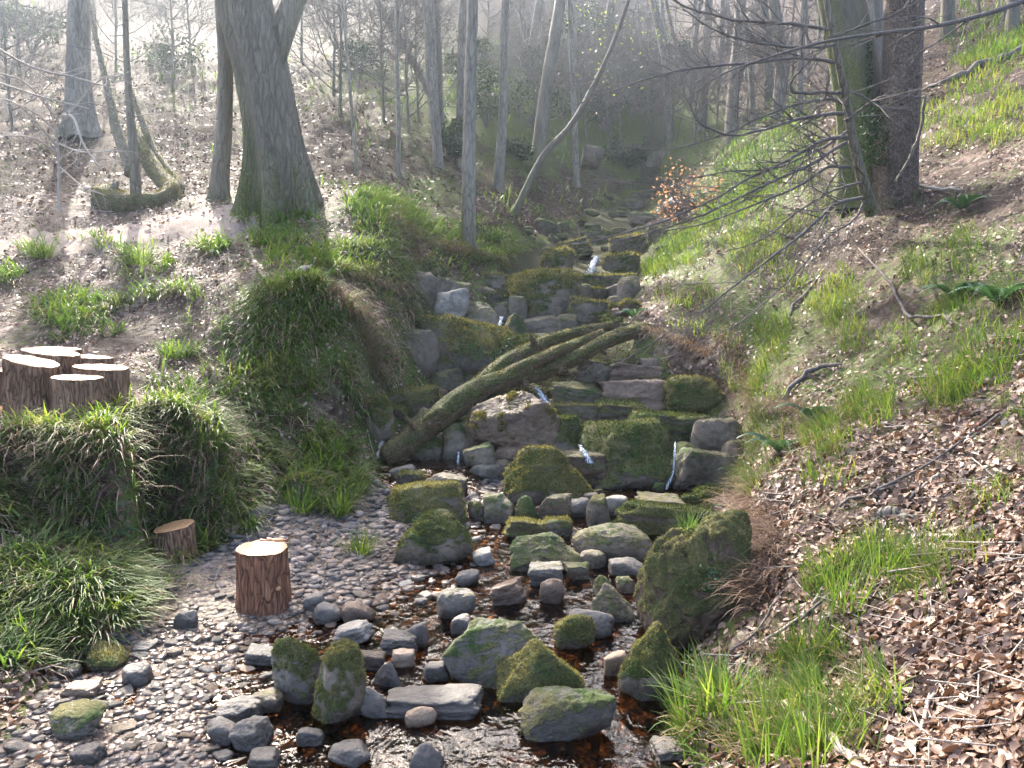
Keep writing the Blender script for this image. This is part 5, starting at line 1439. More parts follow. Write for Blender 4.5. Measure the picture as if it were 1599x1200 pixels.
# copper beech sapling
cb = empty('beech_sapling', tuple(hit(1068, 352)), 'small beech sapling still holding copper orange leaves', 'sapling')
c0 = np.array(cb.location); Yc_ = c0[1]
g = G(); ends = []
r = np.random.default_rng(51)
for pts in ([(1068,352,Yc_,4),(1064,310,Yc_,3.4),(1058,262,Yc_ - .1,2)], [(1066,330,Yc_,3),(1046,300,Yc_,2.4),(1036,282,Yc_,1.4)], [(1066,322,Yc_,3),(1080,290,Yc_,2.2),(1088,272,Yc_,1.3)],
            [(1066,340,Yc_,3),(1042,330,Yc_,2.2),(1030,316,Yc_,1.3)], [(1068,344,Yc_,3),(1100,320,Yc_ + .3,2.4),(1122,286,Yc_ + .4,1.4)], [(1068,344,Yc_,3),(1110,318,Yc_ + .6,2.2),(1146,300,Yc_ + .8,1.2)]):
    P, Rd = path3(pts, 10); V, Q, T = tube(P - c0, Rd, 5); g.add(V, Q, T); side_twigs(g, P, Rd, 6, r, np.zeros(3), .35, c0); ends.append(P[2:])
g.build('stem', M['twig'], parent=cb)
leaf_cloud(cb, np.concatenate(ends), 420, .085, 'copper', .11, seed=8, t0=0)

# ------------------------------------------------------------------ background trees: six kinds, copied
def far_tree(seed, Ht, rad, low, nl, maxl=2, kids=(6, 5, 3), bark='farbark', lean=0.0):
    r = np.random.default_rng(seed)
    n = 12
    P = [np.zeros(3)]; d = np.array([lean, 0, 1.0])
    for k in range(n - 1):
        d = d + r.normal(scale=.05, size=3); d[2] = max(d[2], .5); d /= np.linalg.norm(d); P.append(P[-1] + d * Ht / (n - 1))
    P = spline(np.array(P), 22); P[0, 2] = -.4
    Rd = rad * (1 - .9 * np.linspace(0, 1, 22) ** 1.1) + .006
    g = G(); trunk_mesh(g, P, Rd, 10, .4, .3, .06, 4, seed, 1.0, .05)
    root = empty('forest_tree', (0, 0, -50))
    g.build('trunk', M[bark], parent=root)
    g = G()
    for k in range(nl):
        t = r.uniform(low, .98); i = int(t * 20); a = r.uniform(0, 6.28); el = r.uniform(.05, .8)
        limb(g, P[i], (math.cos(a) * math.cos(el), math.sin(a) * math.cos(el), math.sin(el)), Ht * .34 * r.uniform(.6, 1.1) * (1.25 - .7 * t), max(Rd[i] * .5, .014), 0, maxl, r, .06, kids=kids, minr=.006, sides=(6, 4, 3, 3))
    g.build('crown', M['twig'], parent=root)
    return root
KINDS = [(far_tree(1, 14, .15, .25, 13), 'tall grey'), (far_tree(2, 12, .12, .2, 12, lean=.12), 'slightly leaning'), (far_tree(3, 16, .20, .35, 12), 'stout'),
         (far_tree(4, 9, .06, .12, 12, bark='smooth'), 'slim pale'), (far_tree(5, 6.0, .035, .05, 20, kids=(7, 6, 4)), 'low twiggy'), (far_tree(6, 13, .13, .3, 11, lean=-.15), 'left leaning')]
used = set()
def copy_tree(root, loc, rz, sc):
    if root.name not in used:
        used.add(root.name); r_ = root
    else:
        r_ = root.copy(); COL.objects.link(r_)
        for ch in root.children:
            c = ch.copy(); COL.objects.link(c); c.parent = r_
    r_.location = loc; r_.rotation_euler = (0, 0, rz); r_.scale = (sc, sc, sc)
    return r_
TL = [('the far left hazy trunk',125),('the massive fluted tree',410),('the thin crooked sapling',545),('the straight thin pole tree',621),('the mossy based centre trunk',735),('the hazy trunk with pale twigs',787),
      ('the thin reddish gully trunk',893),('the leaning budding tree',965),('the far stream head group',1075),('the stout far trunk',1150),('the leaning far trunk',1216),('the ivy clad trunk',1330),('the flaky barked trunk',1410)]
FT = [(30,118),(180,110),(268,140),(300,96),(470,96),(520,150),(560,90),(600,58),(640,110),(705,80),(750,150),(760,90),(820,130),(830,86),(850,170),
      (870,120),(930,150),(940,100),(960,190),(985,140),(1000,90),(1015,215),(1060,130),(1080,160),(1085,90),(1120,130),(1135,80),(1165,120),(1190,100),(1200,160),(1235,80),(1262,130),(1280,60),(1290,150),(1370,120),(1440,40),(1480,60),(1530,30),(1580,55),
      (715,215),(735,250),(800,225),(850,240),(880,225),(915,215),(950,240),(1010,200),(1050,215),(1085,230),(1120,200),(1150,220),(640,210),(600,190),(690,180),(530,180),(655,190),(810,185),(900,190),(970,225),(1030,180),(1100,215),(1165,195),(1210,190),(300,190),(20,200),(10,60),(150,50),(420,70),(540,40),(680,50),(900,80),(1040,85),(1160,60),(-60,150),(-120,100)]
flab = []
SPOTS = [(2.6, 16.5, 3.1), (2.9, 14.0, 3.0), (-3.4, 6.4, 1.3), (-3.2, 5.6, .9), (-1.6, 3.9, .1), (-.6, 4.0, 0), (-4.5, 8.6, 1.9), (2.2, 3.2, .7), (4.6, 13.5, 4.6)]
def shades(x, y, z, Ht):
    S = to_sun
    for h in np.linspace(.25, 1, 8) * Ht:
        for sx, sy, sz_ in SPOTS:
            t = (z + h - sz_) / S[2]
            if math.hypot(x - S[0] * t - sx, y - S[1] * t - sy) < 1.3: return True
    return False
for q, (px, py) in enumerate(FT):
    r = random.Random(q * 7 + 3)
    k = 4 if py > 175 else r.choice([0, 1, 3, 3, 4, 4, 4, 5, 2])
    p = hit(px, py)
    if k != 4 and shades(p.x, p.y, p.z, 13): k = 4
    if k == 4 and shades(p.x, p.y, p.z, 6): continue
    o = copy_tree(KINDS[k][0], (p.x, p.y, p.z - .1), r.uniform(0, 6.28), r.uniform(.8, 1.15))
    n, a = min(TL, key=lambda t: abs(t[1] - px))
    side = 'behind ' if abs(px - a) < 14 else ('right of ' if px > a else 'left of ')
    hgt = 'low on the slope' if py > 140 else ('midway up the slope' if py > 92 else 'high up')
    tag(o, f"{KINDS[k][1]} bare tree {hgt} {side}{n}", 'tree', 'bare trees on the far hillside')
# trees up the sunward slope whose crowns stand above the picture
for q, (x, y, k, s, lab) in enumerate([(-2.2, 23, 0, 1.25, 'tall grey bare tree up the slope right of the massive tree'),
                                       (0.8, 25.5, 2, 1.1, 'stout bare tree up the slope behind the centre trunk')]):
    o = copy_tree(KINDS[k][0], (x, y, float(H(x, y)[0]) - .1), q * 1.7, s)
    tag(o, lab, 'tree')

# ------------------------------------------------------------------ evergreen shrubs and ivy
def shrub(px, py, w_px, h_px, label, mat='ever', Y=None, k=1100, size=.09, name='evergreen_shrub', cat='shrub', seed=0):
    r = np.random.default_rng(seed + int(px) * 3)
    p = hit(px, py)
    w, h = w_px / FPX * p.y, h_px / FPX * p.y
    root = empty(name, tuple(p), label, cat)
    C = []
    for q in range(14):
        a = r.uniform(0, 6.28); rr = math.sqrt(r.uniform()) * w * .4
        C.append((math.cos(a) * rr, math.sin(a) * rr * .8, h * (.15 + .75 * r.uniform() * (1 - (rr / (w * .5)) ** 2 * .5)), r.uniform(.12, .24) * w))
    C = np.array(C)
    i = r.integers(0, len(C), k)
    d = r.normal(size=(k, 3)); d /= np.linalg.norm(d, axis=1)[:, None]
    P = C[i, :3] + d * C[i, 3:4] * r.uniform(.5, 1.1, k)[:, None]
    P[:, 2] = np.maximum(P[:, 2], 0.02)
    n = d + r.normal(scale=.7, size=(k, 3)); n /= np.linalg.norm(n, axis=1)[:, None]
    g = G(); leaves(g, P, n, r.uniform(.6, 1.3, k) * size * p.y / 22, r.uniform(0, 1, k), False, .3, .55, r)
    o = g.build('foliage', M[mat], parent=root); o['kind'] = 'stuff'
    g = G()
    for c in C[:9]:
        V, Q, T = tube(spline(np.array([[0, 0, -.1], [c[0] * .4, c[1] * .4, c[2] * .5], c[:3]]), 7), np.linspace(.03, .008, 7), 5); g.add(V, Q, T)
    g.build('stem', M['twig'], parent=root)
for a in [(760,200,90,110,'dark evergreen shrub right of the centre trunk'),(830,190,110,110,'broad dark evergreen shrub on the gully side'),(870,130,90,70,'upper dark evergreen shrub on the gully side'),
          (945,205,70,70,'small dark evergreen shrub right of the thin reddish trunk'),(50,84,100,80,'dark conifer bush in the haze at top left'),(700,250,60,70,'dark shrub behind the paired trunks'),
          (1000,180,80,80,'dark shrub above the gully head'),(980,262,70,40,'low dark fern bush at the head of the gully'),(805,250,60,46,'low dark fern bush at the foot of the leaning tree'),(730,130,90,80,'dark evergreen shrub high behind the centre trunk'),(1040,130,90,80,'dark evergreen shrub behind the far group of trunks'),(900,70,120,60,'dark evergreen thicket at the top of the gully side'),(260,110,110,50,'dark fern covered hump on the hazy slope'),(560,110,90,40,'low dark shrub on the slope right of the massive tree')]:
    shrub(*a, k=1500)
def ivy(px0, py0, px1, py1, Y, k, label, seed):
    r = np.random.default_rng(seed)
    px, py = r.uniform(px0, px1, k), py0 + (py1 - py0) * r.beta(1.5, 1.2, k)
    P = np.array([list(at(a, b, Y + c)) for a, b, c in zip(px, py, r.normal(scale=.10, size=k))])
    o0 = np.array(at((px0 + px1) / 2, py1, Y))
    n = r.normal(scale=.6, size=(k, 3)) + np.array([0, -.8, .3]); n /= np.linalg.norm(n, axis=1)[:, None]
    g = G(); leaves(g, P - o0, n, r.uniform(.03, .06, k), r.uniform(0, 1, k), False, .2, .7, r)
    o = g.build('ivy', M['ever']); o.location = o0; tag(o, label, 'ivy', kind=None)
ivy(1352, 60, 1362, 150, 11.05, 160, 'ivy strand climbing the right side of the dark trunk', 3)
ivy(1340, 158, 1388, 262, 10.7, 620, 'hanging ivy and fern mass between the two right trunks', 4)
# ------------------------------------------------------------------ falling water
def cascade(pts, label, strands, spread_px, seed):
    r = np.random.default_rng(seed)
    g = G(); org = at(pts[0][0], pts[0][1], pts[0][2])
    Wp = np.array([list(at(a, b, Y)) for a, b, Y in pts])
    S = spline(Wp, 18)
    pxm = pts[0][2] / FPX
    for layer in range(3):                             # thin overlapping curtains of water
        m = 9
        c = np.linspace(-1, 1, m)
        wd = 1.5 * spread_px * pxm * np.linspace(.8, 1.25, 18)[:, None] * (1.0 - .2 * layer)
        edge = .35 * np.stack([vnoise(np.stack([np.arange(18) * .4, np.full(18, k * .7), np.full(18, seed * 3. + layer)], -1)) for k in range(m)], 1)
        X = S[:, None, 0] + (c[None] + edge) * wd
        Yy = S[:, None, 1] - .012 * layer - .35 * wd * (1 - c[None] ** 2) + edge * .02
        Z = S[:, None, 2] + edge * pxm * 2 - .2 * wd * np.abs(c)[None]
        V = np.stack([X, Yy, Z], -1).reshape(-1, 3) - np.array(org)
        a = np.arange(17)[:, None] * m; b = np.arange(m - 1)[None]
        g.add(V, np.stack([a + b, a + b + 1, a + m + b + 1, a + m + b], -1).reshape(-1, 4), rnd=np.tile(np.abs(c), 18))
    o = g.build('cascade', M['foam']); o.location = org
    tag(o, label, 'waterfall')
cascade([(784,494,12.0),(781,506,11.8),(780,520,11.6),(784,530,11.5)], 'thin white trickle between the upper mossy boulders', 16, 3.5, 1)
cascade([(836,604,9.7),(842,610,9.6),(848,620,9.5),(856,632,9.4)], 'white rush of water emerging under the log', 22, 5, 2)
cascade([(906,694,8.35),(910,702,8.2),(916,712,8.1),(922,722,8.05)], 'short white spout right of the green boulder', 20, 5, 3)
cascade([(1054,690,8.1),(1053,710,7.95),(1050,738,7.92),(1040,764,7.9)], 'thin veil of water falling down the edge of the ledge block', 14, 2.2, 4)
cascade([(930,400,16.6),(927,410,16.3),(924,420,16.1),(922,434,15.9)], 'sunlit white fall at the top of the stream', 40, 6, 5)
cascade([(594,700,8.9),(590,712,8.75),(588,726,8.7)], 'tiny trickle beside the lower end of the log', 7, 1.8, 6)
cascade([(716,706,8.8),(716,716,8.75),(714,728,8.7)], 'small trickle dropping into the log pool', 8, 2.5, 7)

# ------------------------------------------------------------------ ground cover
def sample(N, Y0, Y1, dens, cap, u0=-1.0, u1=1.05):
    """candidates spread over the ground, thinned by dens(x, Y, px, py, bd), steep faces kept in proportion"""
    out = []
    for part in range(4):
        u = rng.uniform(u0, u1, N // 4); Y = np.exp(rng.uniform(math.log(Y0), math.log(Y1), N // 4)); x = u * Y
        px, py = to_px(x, Y, smoothH(x, Y))
        m = rng.uniform(size=len(x)) < dens(x, Y, px, py, bank_dist(x, Y))
        x, Y = x[m], Y[m]
        n = normals(x, Y)
        m = rng.uniform(size=len(x)) < np.minimum(1, .42 / np.maximum(n[:, 2], .18))
        out.append((x[m], Y[m], n[m]))
    x, Y, n = (np.concatenate([o[k] for o in out]) for k in range(3))
    pm = rng.permutation(len(x))[:cap]
    x, Y, n = x[pm], Y[pm], n[pm]
    z = H(x, Y)
    px, py = to_px(x, Y, z)
    return x, Y, z, n, px, py
def patches(px, py, L):
    d = np.zeros(len(px))
    for cx, cy, rx, ry, a in L:
        d = np.maximum(d, a * sstep(1.25, .55, np.sqrt(((px - cx) / rx) ** 2 + ((py - cy) / ry) ** 2)))
    return d
BOX = [(b, ) for b, *_ in ROCKS]
LEFT = [(72,392,50,24,.9),(140,380,40,16,.7),(215,412,60,36,.95),(110,490,80,45,.9),(20,440,40,30,.8),(240,490,90,60,.85),(268,548,50,26,.9),(460,490,105,72,.8),(400,520,60,60,.65),(450,600,120,80,.65),
        (505,700,55,40,.95),(410,700,40,50,.8),(590,330,56,34,1),(625,350,40,50,.9),(520,412,58,30,.95),(600,420,50,44,1),(690,375,56,30,.8),(765,390,50,30,.9),(430,345,70,16,.6),(335,386,42,14,.8),
        (440,380,60,30,.5),(700,420,50,40,.55),(800,400,40,26,.5),(640,480,40,40,.55),(600,560,40,50,.4),(540,640,40,60,.6),(730,355,30,12,.6),
        (90,712,140,42,1),(20,760,60,80,.8),(100,760,110,80,.85),(275,715,75,60,1),(290,770,60,60,.7),(60,930,90,60,1),(140,960,80,70,1),(20,1000,60,70,1),(30,880,50,40,.8),(195,895,22,30,.9),
        (515,770,75,50,1),(480,810,40,30,.8),(562,850,26,34,.9),(312,845,20,26,.9),(300,795,50,20,.7),(375,760,30,40,.5),(230,640,60,20,.4),(300,600,70,40,.35),(340,650,60,40,.5),(180,520,60,30,.4)]
RIGHT = [(1390,900,100,60,.85),(1310,930,70,50,.9),(1260,1010,80,50,.85),(1240,1090,70,50,.8),(1110,1090,40,55,1),(1250,1150,120,60,.8),(1080,1140,50,60,.6),(1075,840,22,26,.8),(1090,820,30,14,.7),
         (1206,525,40,50,.85),(1165,580,40,60,.9),(1300,465,50,50,.7),(1322,525,40,40,.6),(1545,560,60,60,.9),(1487,610,60,40,.9),(1356,640,50,40,.7),(1292,680,50,36,.75),(1435,424,40,30,.6),(1517,400,50,40,.6),
         (1112,512,30,30,.6),(1180,375,70,60,.7),(1506,505,60,40,.8),(1170,270,60,80,1),(1230,200,60,80,.9),(1060,392,46,40,1),(1020,420,30,20,1),(1120,330,50,50,.85),(1280,330,60,60,.5),(1540,180,90,60,.6),
         (1540,60,80,70,.8),(1460,200,50,40,.5),(1400,300,50,30,.5),(1250,420,70,50,.4),(1580,680,60,60,.6),(1160,760,26,30,.6),(1420,560,60,60,.35),(1580,470,40,60,.5),(1200,640,40,60,.5),(1480,860,80,40,.3),(1360,1100,50,60,.5),(1300,740,70,50,.35),(1540,780,50,50,.35),(1450,940,50,40,.5),(1190,700,30,60,.4),(1080,470,60,50,.45)]
FARG = [(880,180,150,90,.5),(860,320,120,50,.6),(980,320,60,30,.4),(260,120,160,60,.35),(600,150,200,90,.35),(1060,200,80,80,.4),(460,250,40,50,.3)]
def grass():
    g = G(); gd = G()
    def dg(x, Y, px, py, bd):
        d = np.maximum(patches(px, py, LEFT), patches(px, py, RIGHT))
        cl = fbm(np.stack([x, Y, 0 * x], -1) * 3.2, 2, 70)
        d = .9 * d * sstep(-.55, .15, cl + (d - .6)) * ((bd < .05) | (d > .9))
        up = (px < 345) & (py < 600)
        cl2 = fbm(np.stack([x, Y, 0 * x], -1) * 2.3, 2, 75)
        return d * np.clip(.45 + Y / 12, .6, 1.2) * np.where(up, .75 * sstep(-.15, .3, cl2), sstep(-.75, .1, cl2))
    x, Y, z, n, px, py = sample(1300000, 2.3, 17, dg, 95000)
    print('grass', len(x))
    P = np.stack([x, Y, z], -1)
    left = patches(px, py, LEFT) >= patches(px, py, RIGHT)
    cl = fbm(np.stack([x, Y, 0 * x], -1) * 3.2, 2, 70)
    i = np.arange(len(x))
    N = len(i)
    dn = np.arctan2(n[i, 1], n[i, 0]); sl = np.arccos(np.clip(n[i, 2], 0, 1))
    lf = left[i]
    az = np.where(rng.uniform(size=N) < np.clip(.25 + sl, 0, .9), dn + rng.normal(scale=.7, size=N), rng.uniform(0, 2 * np.pi, N))
    sc = np.clip(Y[i] / 9, 1, 1.7)
    L = np.where(lf, rng.uniform(.2, .40, N), rng.uniform(.10, .25, N)) * np.where(Y[i] < 5, .85, 1)
    Wd = np.where(lf, rng.uniform(.010, .019, N), rng.uniform(.006, .011, N)) * sc
    lean = np.where(lf, rng.uniform(.15, .9, N), rng.uniform(.05, .5, N)) + sl * np.where(lf, .55, .2)
    droop = np.where(lf, rng.uniform(.5, 1.6, N), rng.uniform(.1, .9, N)) + sl * .4
    rnd = np.clip(.45 + .33 * cl[i] + rng.normal(scale=.2, size=N) + np.where(lf, -.05, .12), 0, 1)
    Pb = P[i].copy(); Pb[:, 2] -= .012
    dead = rng.uniform(size=N) < np.where(lf, .20, .14)
    blades(g, Pb[~dead], az[~dead], L[~dead], Wd[~dead], lean[~dead], droop[~dead], rnd[~dead])
    blades(gd, Pb[dead], az[dead], L[dead] * 1.1, Wd[dead] * .8, lean[dead] + .4, droop[dead] + .5, rng.uniform(0, 1, dead.sum()))
    # thin far tufts
    def df(x, Y, px, py, bd):
        d = np.maximum(patches(px, py, FARG), np.maximum(patches(px, py, RIGHT), .10))
        return d * sstep(-.3, .3, fbm(np.stack([x, Y, 0 * x], -1) * 1.2, 2, 71) + d - .5) * (bd < .05)
    x, Y, z, n, px, py = sample(120000, 14, 40, df, 16000)
    i = np.arange(len(x)); N = len(i)
    blades(g, np.stack([x, Y, z - .03], -1)[i], rng.uniform(0, 6.28, N), rng.uniform(.2, .45, N), rng.uniform(.02, .04, N) * np.clip(Y[i] / 22, .8, 2), rng.uniform(.1, .9, N), rng.uniform(.3, 1.2, N), rng.uniform(0, .8, N), 2)
    # straw, dead fronds and root hair hanging from the lips of the banks
    def hang(pts, k, L0, L1, green=False, up=.02):
        if green: k = int(k * .62)
        q = spline(np.array([list(hit(a, b)) for a, b in pts]), 60)
        i = rng.integers(0, 60, k)
        C = q[i] + rng.normal(scale=(.05, .05, .02), size=(k, 3)); C[:, 2] = np.maximum(H(C[:, 0], C[:, 1]), C[:, 2]) + up
        nn = normals(C[:, 0], C[:, 1], .12); a = np.arctan2(nn[:, 1], nn[:, 0]) + rng.normal(scale=.6, size=k)
        if green:
            tc_ = rng.integers(0, max(6, k // 40), k); tuft = rng.normal(scale=(.16, .16, 0), size=(max(6, k // 40), 3)); base_i = rng.integers(0, 60, max(6, k // 40))
            C = q[base_i[tc_]] + tuft[tc_] + rng.normal(scale=(.035, .035, 0), size=(k, 3)); C[:, 2] = H(C[:, 0], C[:, 1]) - .01
            a = a + rng.normal(scale=.5, size=k)
            shade = rng.normal(scale=.16, size=max(6, k // 40))[tc_]
            dd_ = rng.uniform(size=k) < .13
            blades(gd, C[dd_], a[dd_], rng.uniform(L0, L1, dd_.sum()) * 1.1, rng.uniform(.006, .012, dd_.sum()), rng.uniform(.6, 1.4, dd_.sum()), rng.uniform(1.0, 2.0, dd_.sum()), rng.uniform(.2, 1, dd_.sum()))
            C, a, shade = C[~dd_], a[~dd_], shade[~dd_]; k = len(C)
            blades(g, C, a, rng.uniform(L0, L1, k), rng.uniform(.008, .015, k), rng.uniform(.3, 1.2, k), rng.uniform(.9, 2.0, k), np.clip(rng.normal(.58, .2, k) + shade, 0, 1), 4)
        else:
            blades(gd, C, a, rng.uniform(L0, L1, k), rng.uniform(.004, .008, k), rng.uniform(.7, 1.4, k), rng.uniform(1.0, 1.8, k), rng.uniform(0, .7, k))
    hang([(0,700),(70,712),(150,716),(205,735)], 140, .25, .55)
    hang([(225,708),(290,712),(340,720)], 90, .25, .5)
    for pts, k in (([(-20,705),(70,708),(150,710),(208,712)], 1500), ([(0,730),(90,745),(205,750)], 1100), ([(0,790),(90,800),(200,800)], 700), ([(218,700),(280,698),(345,708)], 1300), ([(225,740),(290,745),(350,745)], 800),
                   ([(20,880),(100,890),(200,905)], 900), ([(0,930),(80,940),(190,940)], 900), ([(380,520),(450,470),(540,500)], 500), ([(390,600),(440,580),(500,600)], 500), ([(420,560),(500,540),(560,590)], 400), ([(400,480),(460,440),(520,470)], 400), ([(560,310),(620,330),(650,370)], 500), ([(560,400),(620,410),(650,440)], 500), ([(470,400),(520,405),(570,430)], 400)):
        hang(pts, int(k * 1.35), .2, .38, True)
    hang([(520,462),(552,500),(572,545),(590,600)], 700, .25, .6)
    hang([(600,345),(640,380),(652,420)], 400, .25, .5)
    hang([(670,385),(730,400),(790,420)], 500, .25, .5)
    hang([(480,410),(540,430),(600,455),(630,470)], 400, .2, .4)
    hang([(1150,790),(1175,800),(1200,830),(1205,870)], 560, .12, .36)
    hang([(1120,530),(1150,560),(1170,600),(1185,660)], 450, .12, .34)
    hang([(1190,640),(1230,640),(1250,650)], 260, .15, .4)
    hang([(1000,520),(1060,540),(1110,560)], 420, .12, .35)
    hang([(1180,860),(1200,900),(1180,950)], 300, .15, .4)
    DEADP = [(640,830,60,60,.5),(500,850,70,40,.9),(320,905,50,14,.9),(1290,680,70,50,.6),(1170,640,40,80,.6),(1250,560,80,60,.4),(1180,800,40,60,.6),(1040,560,90,50,.5),(1400,700,160,80,.3),
                        (1080,480,90,70,.5),(560,560,50,60,.6),(720,420,70,40,.5),(420,480,120,90,.3),(90,780,130,80,.5),(290,780,60,60,.5)]
    x, Y, z, n, px, py = sample(160000, 2.3, 14, lambda x, Y, px, py, bd: patches(px, py, DEADP) * .6, 14000)
    i = np.arange(len(x)); N = len(i)
    sl = np.arccos(np.clip(n[i, 2], 0, 1))
    blades(gd, np.stack([x, Y, z], -1)[i], np.arctan2(n[i, 1], n[i, 0]) + rng.normal(scale=1.0, size=N), rng.uniform(.12, .35, N), rng.uniform(.003, .007, N), rng.uniform(.6, 1.3, N) + sl * .3, rng.uniform(.4, 1.2, N), rng.uniform(0, 1, N))
    tag(g.build('grass', M['grass'], smooth=False), 'woodrush and grass growing over both banks', 'grass', kind='stuff')
    tag(gd.build('dead_grass', M['dead'], smooth=False), 'dry straw and dead grass hanging over the bank edges', 'dead grass', kind='stuff')
grass()

def litter():
    g = G()
    def dl(x, Y, px, py, bd):
        cl = fbm(np.stack([x, Y, 0 * x], -1) * 1.6, 3, 81)
        gd = np.maximum(patches(px, py, LEFT), patches(px, py, RIGHT))
        d = np.where(bd > .02, .008, .62) * (1 - .6 * gd) * sstep(-.4, .15, cl + .18)
        d = np.maximum(d, patches(px, py, [(1470,1020,180,220,1),(1420,760,160,90,.9),(700,600,40,30,1),(640,590,40,40,.9),(1120,655,50,16,1),(1560,850,80,120,1),(600,680,30,40,.8),(350,790,40,40,.7),(180,440,180,70,.7),(300,420,120,40,.7),(360,560,60,60,.7)]))
        return d * np.where((px < 420) & (np.abs(Y - 12.1) < .6), .5, 1) * np.clip(1.25 - Y / 40, .6, 1)
    x, Y, z, n, px, py = sample(620000, 2.1, 30, dl, 150000)
    print('leaves', len(x))
    bd = bank_dist(x, Y)
    cl = fbm(np.stack([x, Y, 0 * x], -1) * 1.6, 3, 81)
    i = np.arange(len(x)); N = len(i)
    P = np.stack([x, Y, z], -1)[i]; nn = n[i] + rng.normal(scale=.30, size=(N, 3)); nn /= np.linalg.norm(nn, axis=1)[:, None]
    P += n[i] * rng.uniform(.003, .028, N)[:, None]
    size = (.02 + .055 * rng.uniform(size=N) ** 1.8) * np.clip(P[:, 1] / 10, .9, 1.9)
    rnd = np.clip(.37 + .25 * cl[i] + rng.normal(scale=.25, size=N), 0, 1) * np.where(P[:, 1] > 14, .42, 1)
    near = P[:, 1] < 6.5
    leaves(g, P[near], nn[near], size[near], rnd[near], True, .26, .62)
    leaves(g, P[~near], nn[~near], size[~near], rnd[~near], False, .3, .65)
    tag(g.build('leaf_litter', M['leaf'], smooth=False), 'fallen brown beech and oak leaves covering the slopes', 'leaf litter', kind='stuff')
    g = G()
    i = np.where((rng.uniform(size=len(x)) < .012) & (bd < 0) & (Y < 16))[0][:2600]
    for k in i:
        a = rng.uniform(0, 6.28); L = rng.uniform(.08, .45) * max(1, Y[k] / 10)
        e = np.array([math.cos(a), math.sin(a), 0]); b = np.array([x[k], Y[k], z[k] + .015])
        Q_ = np.stack([b - e * L / 2, b + rng.normal(scale=.02, size=3), b + e * L / 2])
        Q_[:, 2] = np.maximum(Q_[:, 2], H(Q_[:, 0], Q_[:, 1]) + rng.uniform(.006, .03))
        V, Q, T = tube(Q_, np.array([1, .9, .5]) * rng.uniform(.002, .005), 4); g.add(V, Q, T)
    tag(g.build('twig_litter', M['paletwig']), 'small dead twigs scattered over the leaf litter', 'twigs', kind='stuff')
litter()

# ------------------------------------------------------------------ tussocks that stand out, ferns, small herbs
def tussock_mesh(seed, k, L0, L1, W0, W1, le, dr, rad):
    r = np.random.default_rng(seed); g = G()
    a = r.uniform(0, 6.28, k); rr = rad * np.sqrt(r.uniform(size=k))
    P = np.stack([np.cos(a) * rr, np.sin(a) * rr, np.full(k, -.02)], -1)
    az = a + r.normal(scale=.6, size=k)
    blades(g, P, az, r.uniform(L0, L1, k), r.uniform(W0, W1, k), r.uniform(.05, le, k) * (.4 + rr / rad), r.uniform(.2, dr, k), np.clip(r.normal(.5, .22, k), 0, 1), 4)
    return g.mesh('tussock', M['grass'], False)
TM = [tussock_mesh(1, 120, .25, .45, .008, .014, .8, 1.6, .10), tussock_mesh(2, 90, .18, .32, .007, .012, .7, 1.3, .08), tussock_mesh(3, 70, .16, .34, .004, .007, .5, .9, .09), tussock_mesh(4, 150, .22, .38, .008, .012, .9, 1.8, .13)]
for px, py, k, s, lab in [(110,985,0,1.0,'drooping woodrush tussock at the front of the low left clump'),(175,965,0,1.0,'woodrush tussock at the right end of the low left clump'),(40,1010,0,1.1,'broad woodrush tussock at the near left edge'),
        (60,930,3,1.0,'woodrush tussock at the back of the low left clump'),(195,905,1,1.0,'bright tussock beside the mud below the left bank'),(312,862,1,.9,'green tussock right of the low small stump'),
        (470,800,1,1.1,'tussock at the left of the grass patch behind the pine stump'),(530,805,0,.9,'tussock in front of the mossy stones behind the pine stump'),(562,866,1,1.0,'lone tussock at the gravel edge right of the pine stump'),
        (1085,1130,1,1.25,'glossy grass tuft at the water edge below the right bank'),(1130,1110,1,1.2,'glossy grass tuft on the lip of the right bank'),(1200,1190,2,1.3,'sunlit grass tuft at the bottom edge on the right'),
        (1280,1190,2,1.2,'grass tuft beside the thick pale branch'),(1078,838,1,.8,'grass tuft growing on top of the huge mossy boulder'),(1380,900,2,1.25,'bright grass patch in the leaf litter at right'),(1320,950,2,1.2,'grass clump right of the green shaded rock'),
        (1440,880,2,1.1,'small upright grass clump on the leafy bank'),(1260,1030,2,1.2,'grass clump above the thick pale branch'),(65,402,3,1.1,'bright woodrush tussock at far left below the path'),(215,412,3,1.3,'woodrush tussock near the path at left'),
        (270,560,3,.9,'woodrush tussock right of the stump cluster'),(60,640,1,.8,'sunlit grass tuft in front of the stump cluster'),(740,622,1,.6,'small grass tuft growing on the fallen log'),(800,645,1,.5,'small grass tuft on the large bare sided boulder'),
        (505,715,3,1.0,'woodrush tussock at the foot of the grassy mound'),(330,700,3,1.0,'hanging woodrush tussock on the corner of the left bank')]:
    p = hit(px, py)
    o = bpy.data.objects.new('grass_tussock', TM[k]); COL.objects.link(o)
    if 'fallen log' in lab: p = at(px, py, 9.2)
    if 'bare sided' in lab: p = at(px, py, 9.2)
    if 'huge mossy' in lab: p = at(px, py, 4.75)
    o.location = p; o.rotation_euler = (0, 0, px); s *= .75 if px < 250 and py > 850 else 1
    o.scale = (s, s, s)
    tag(o, lab, 'grass tussock', 'grass tussocks on the banks')

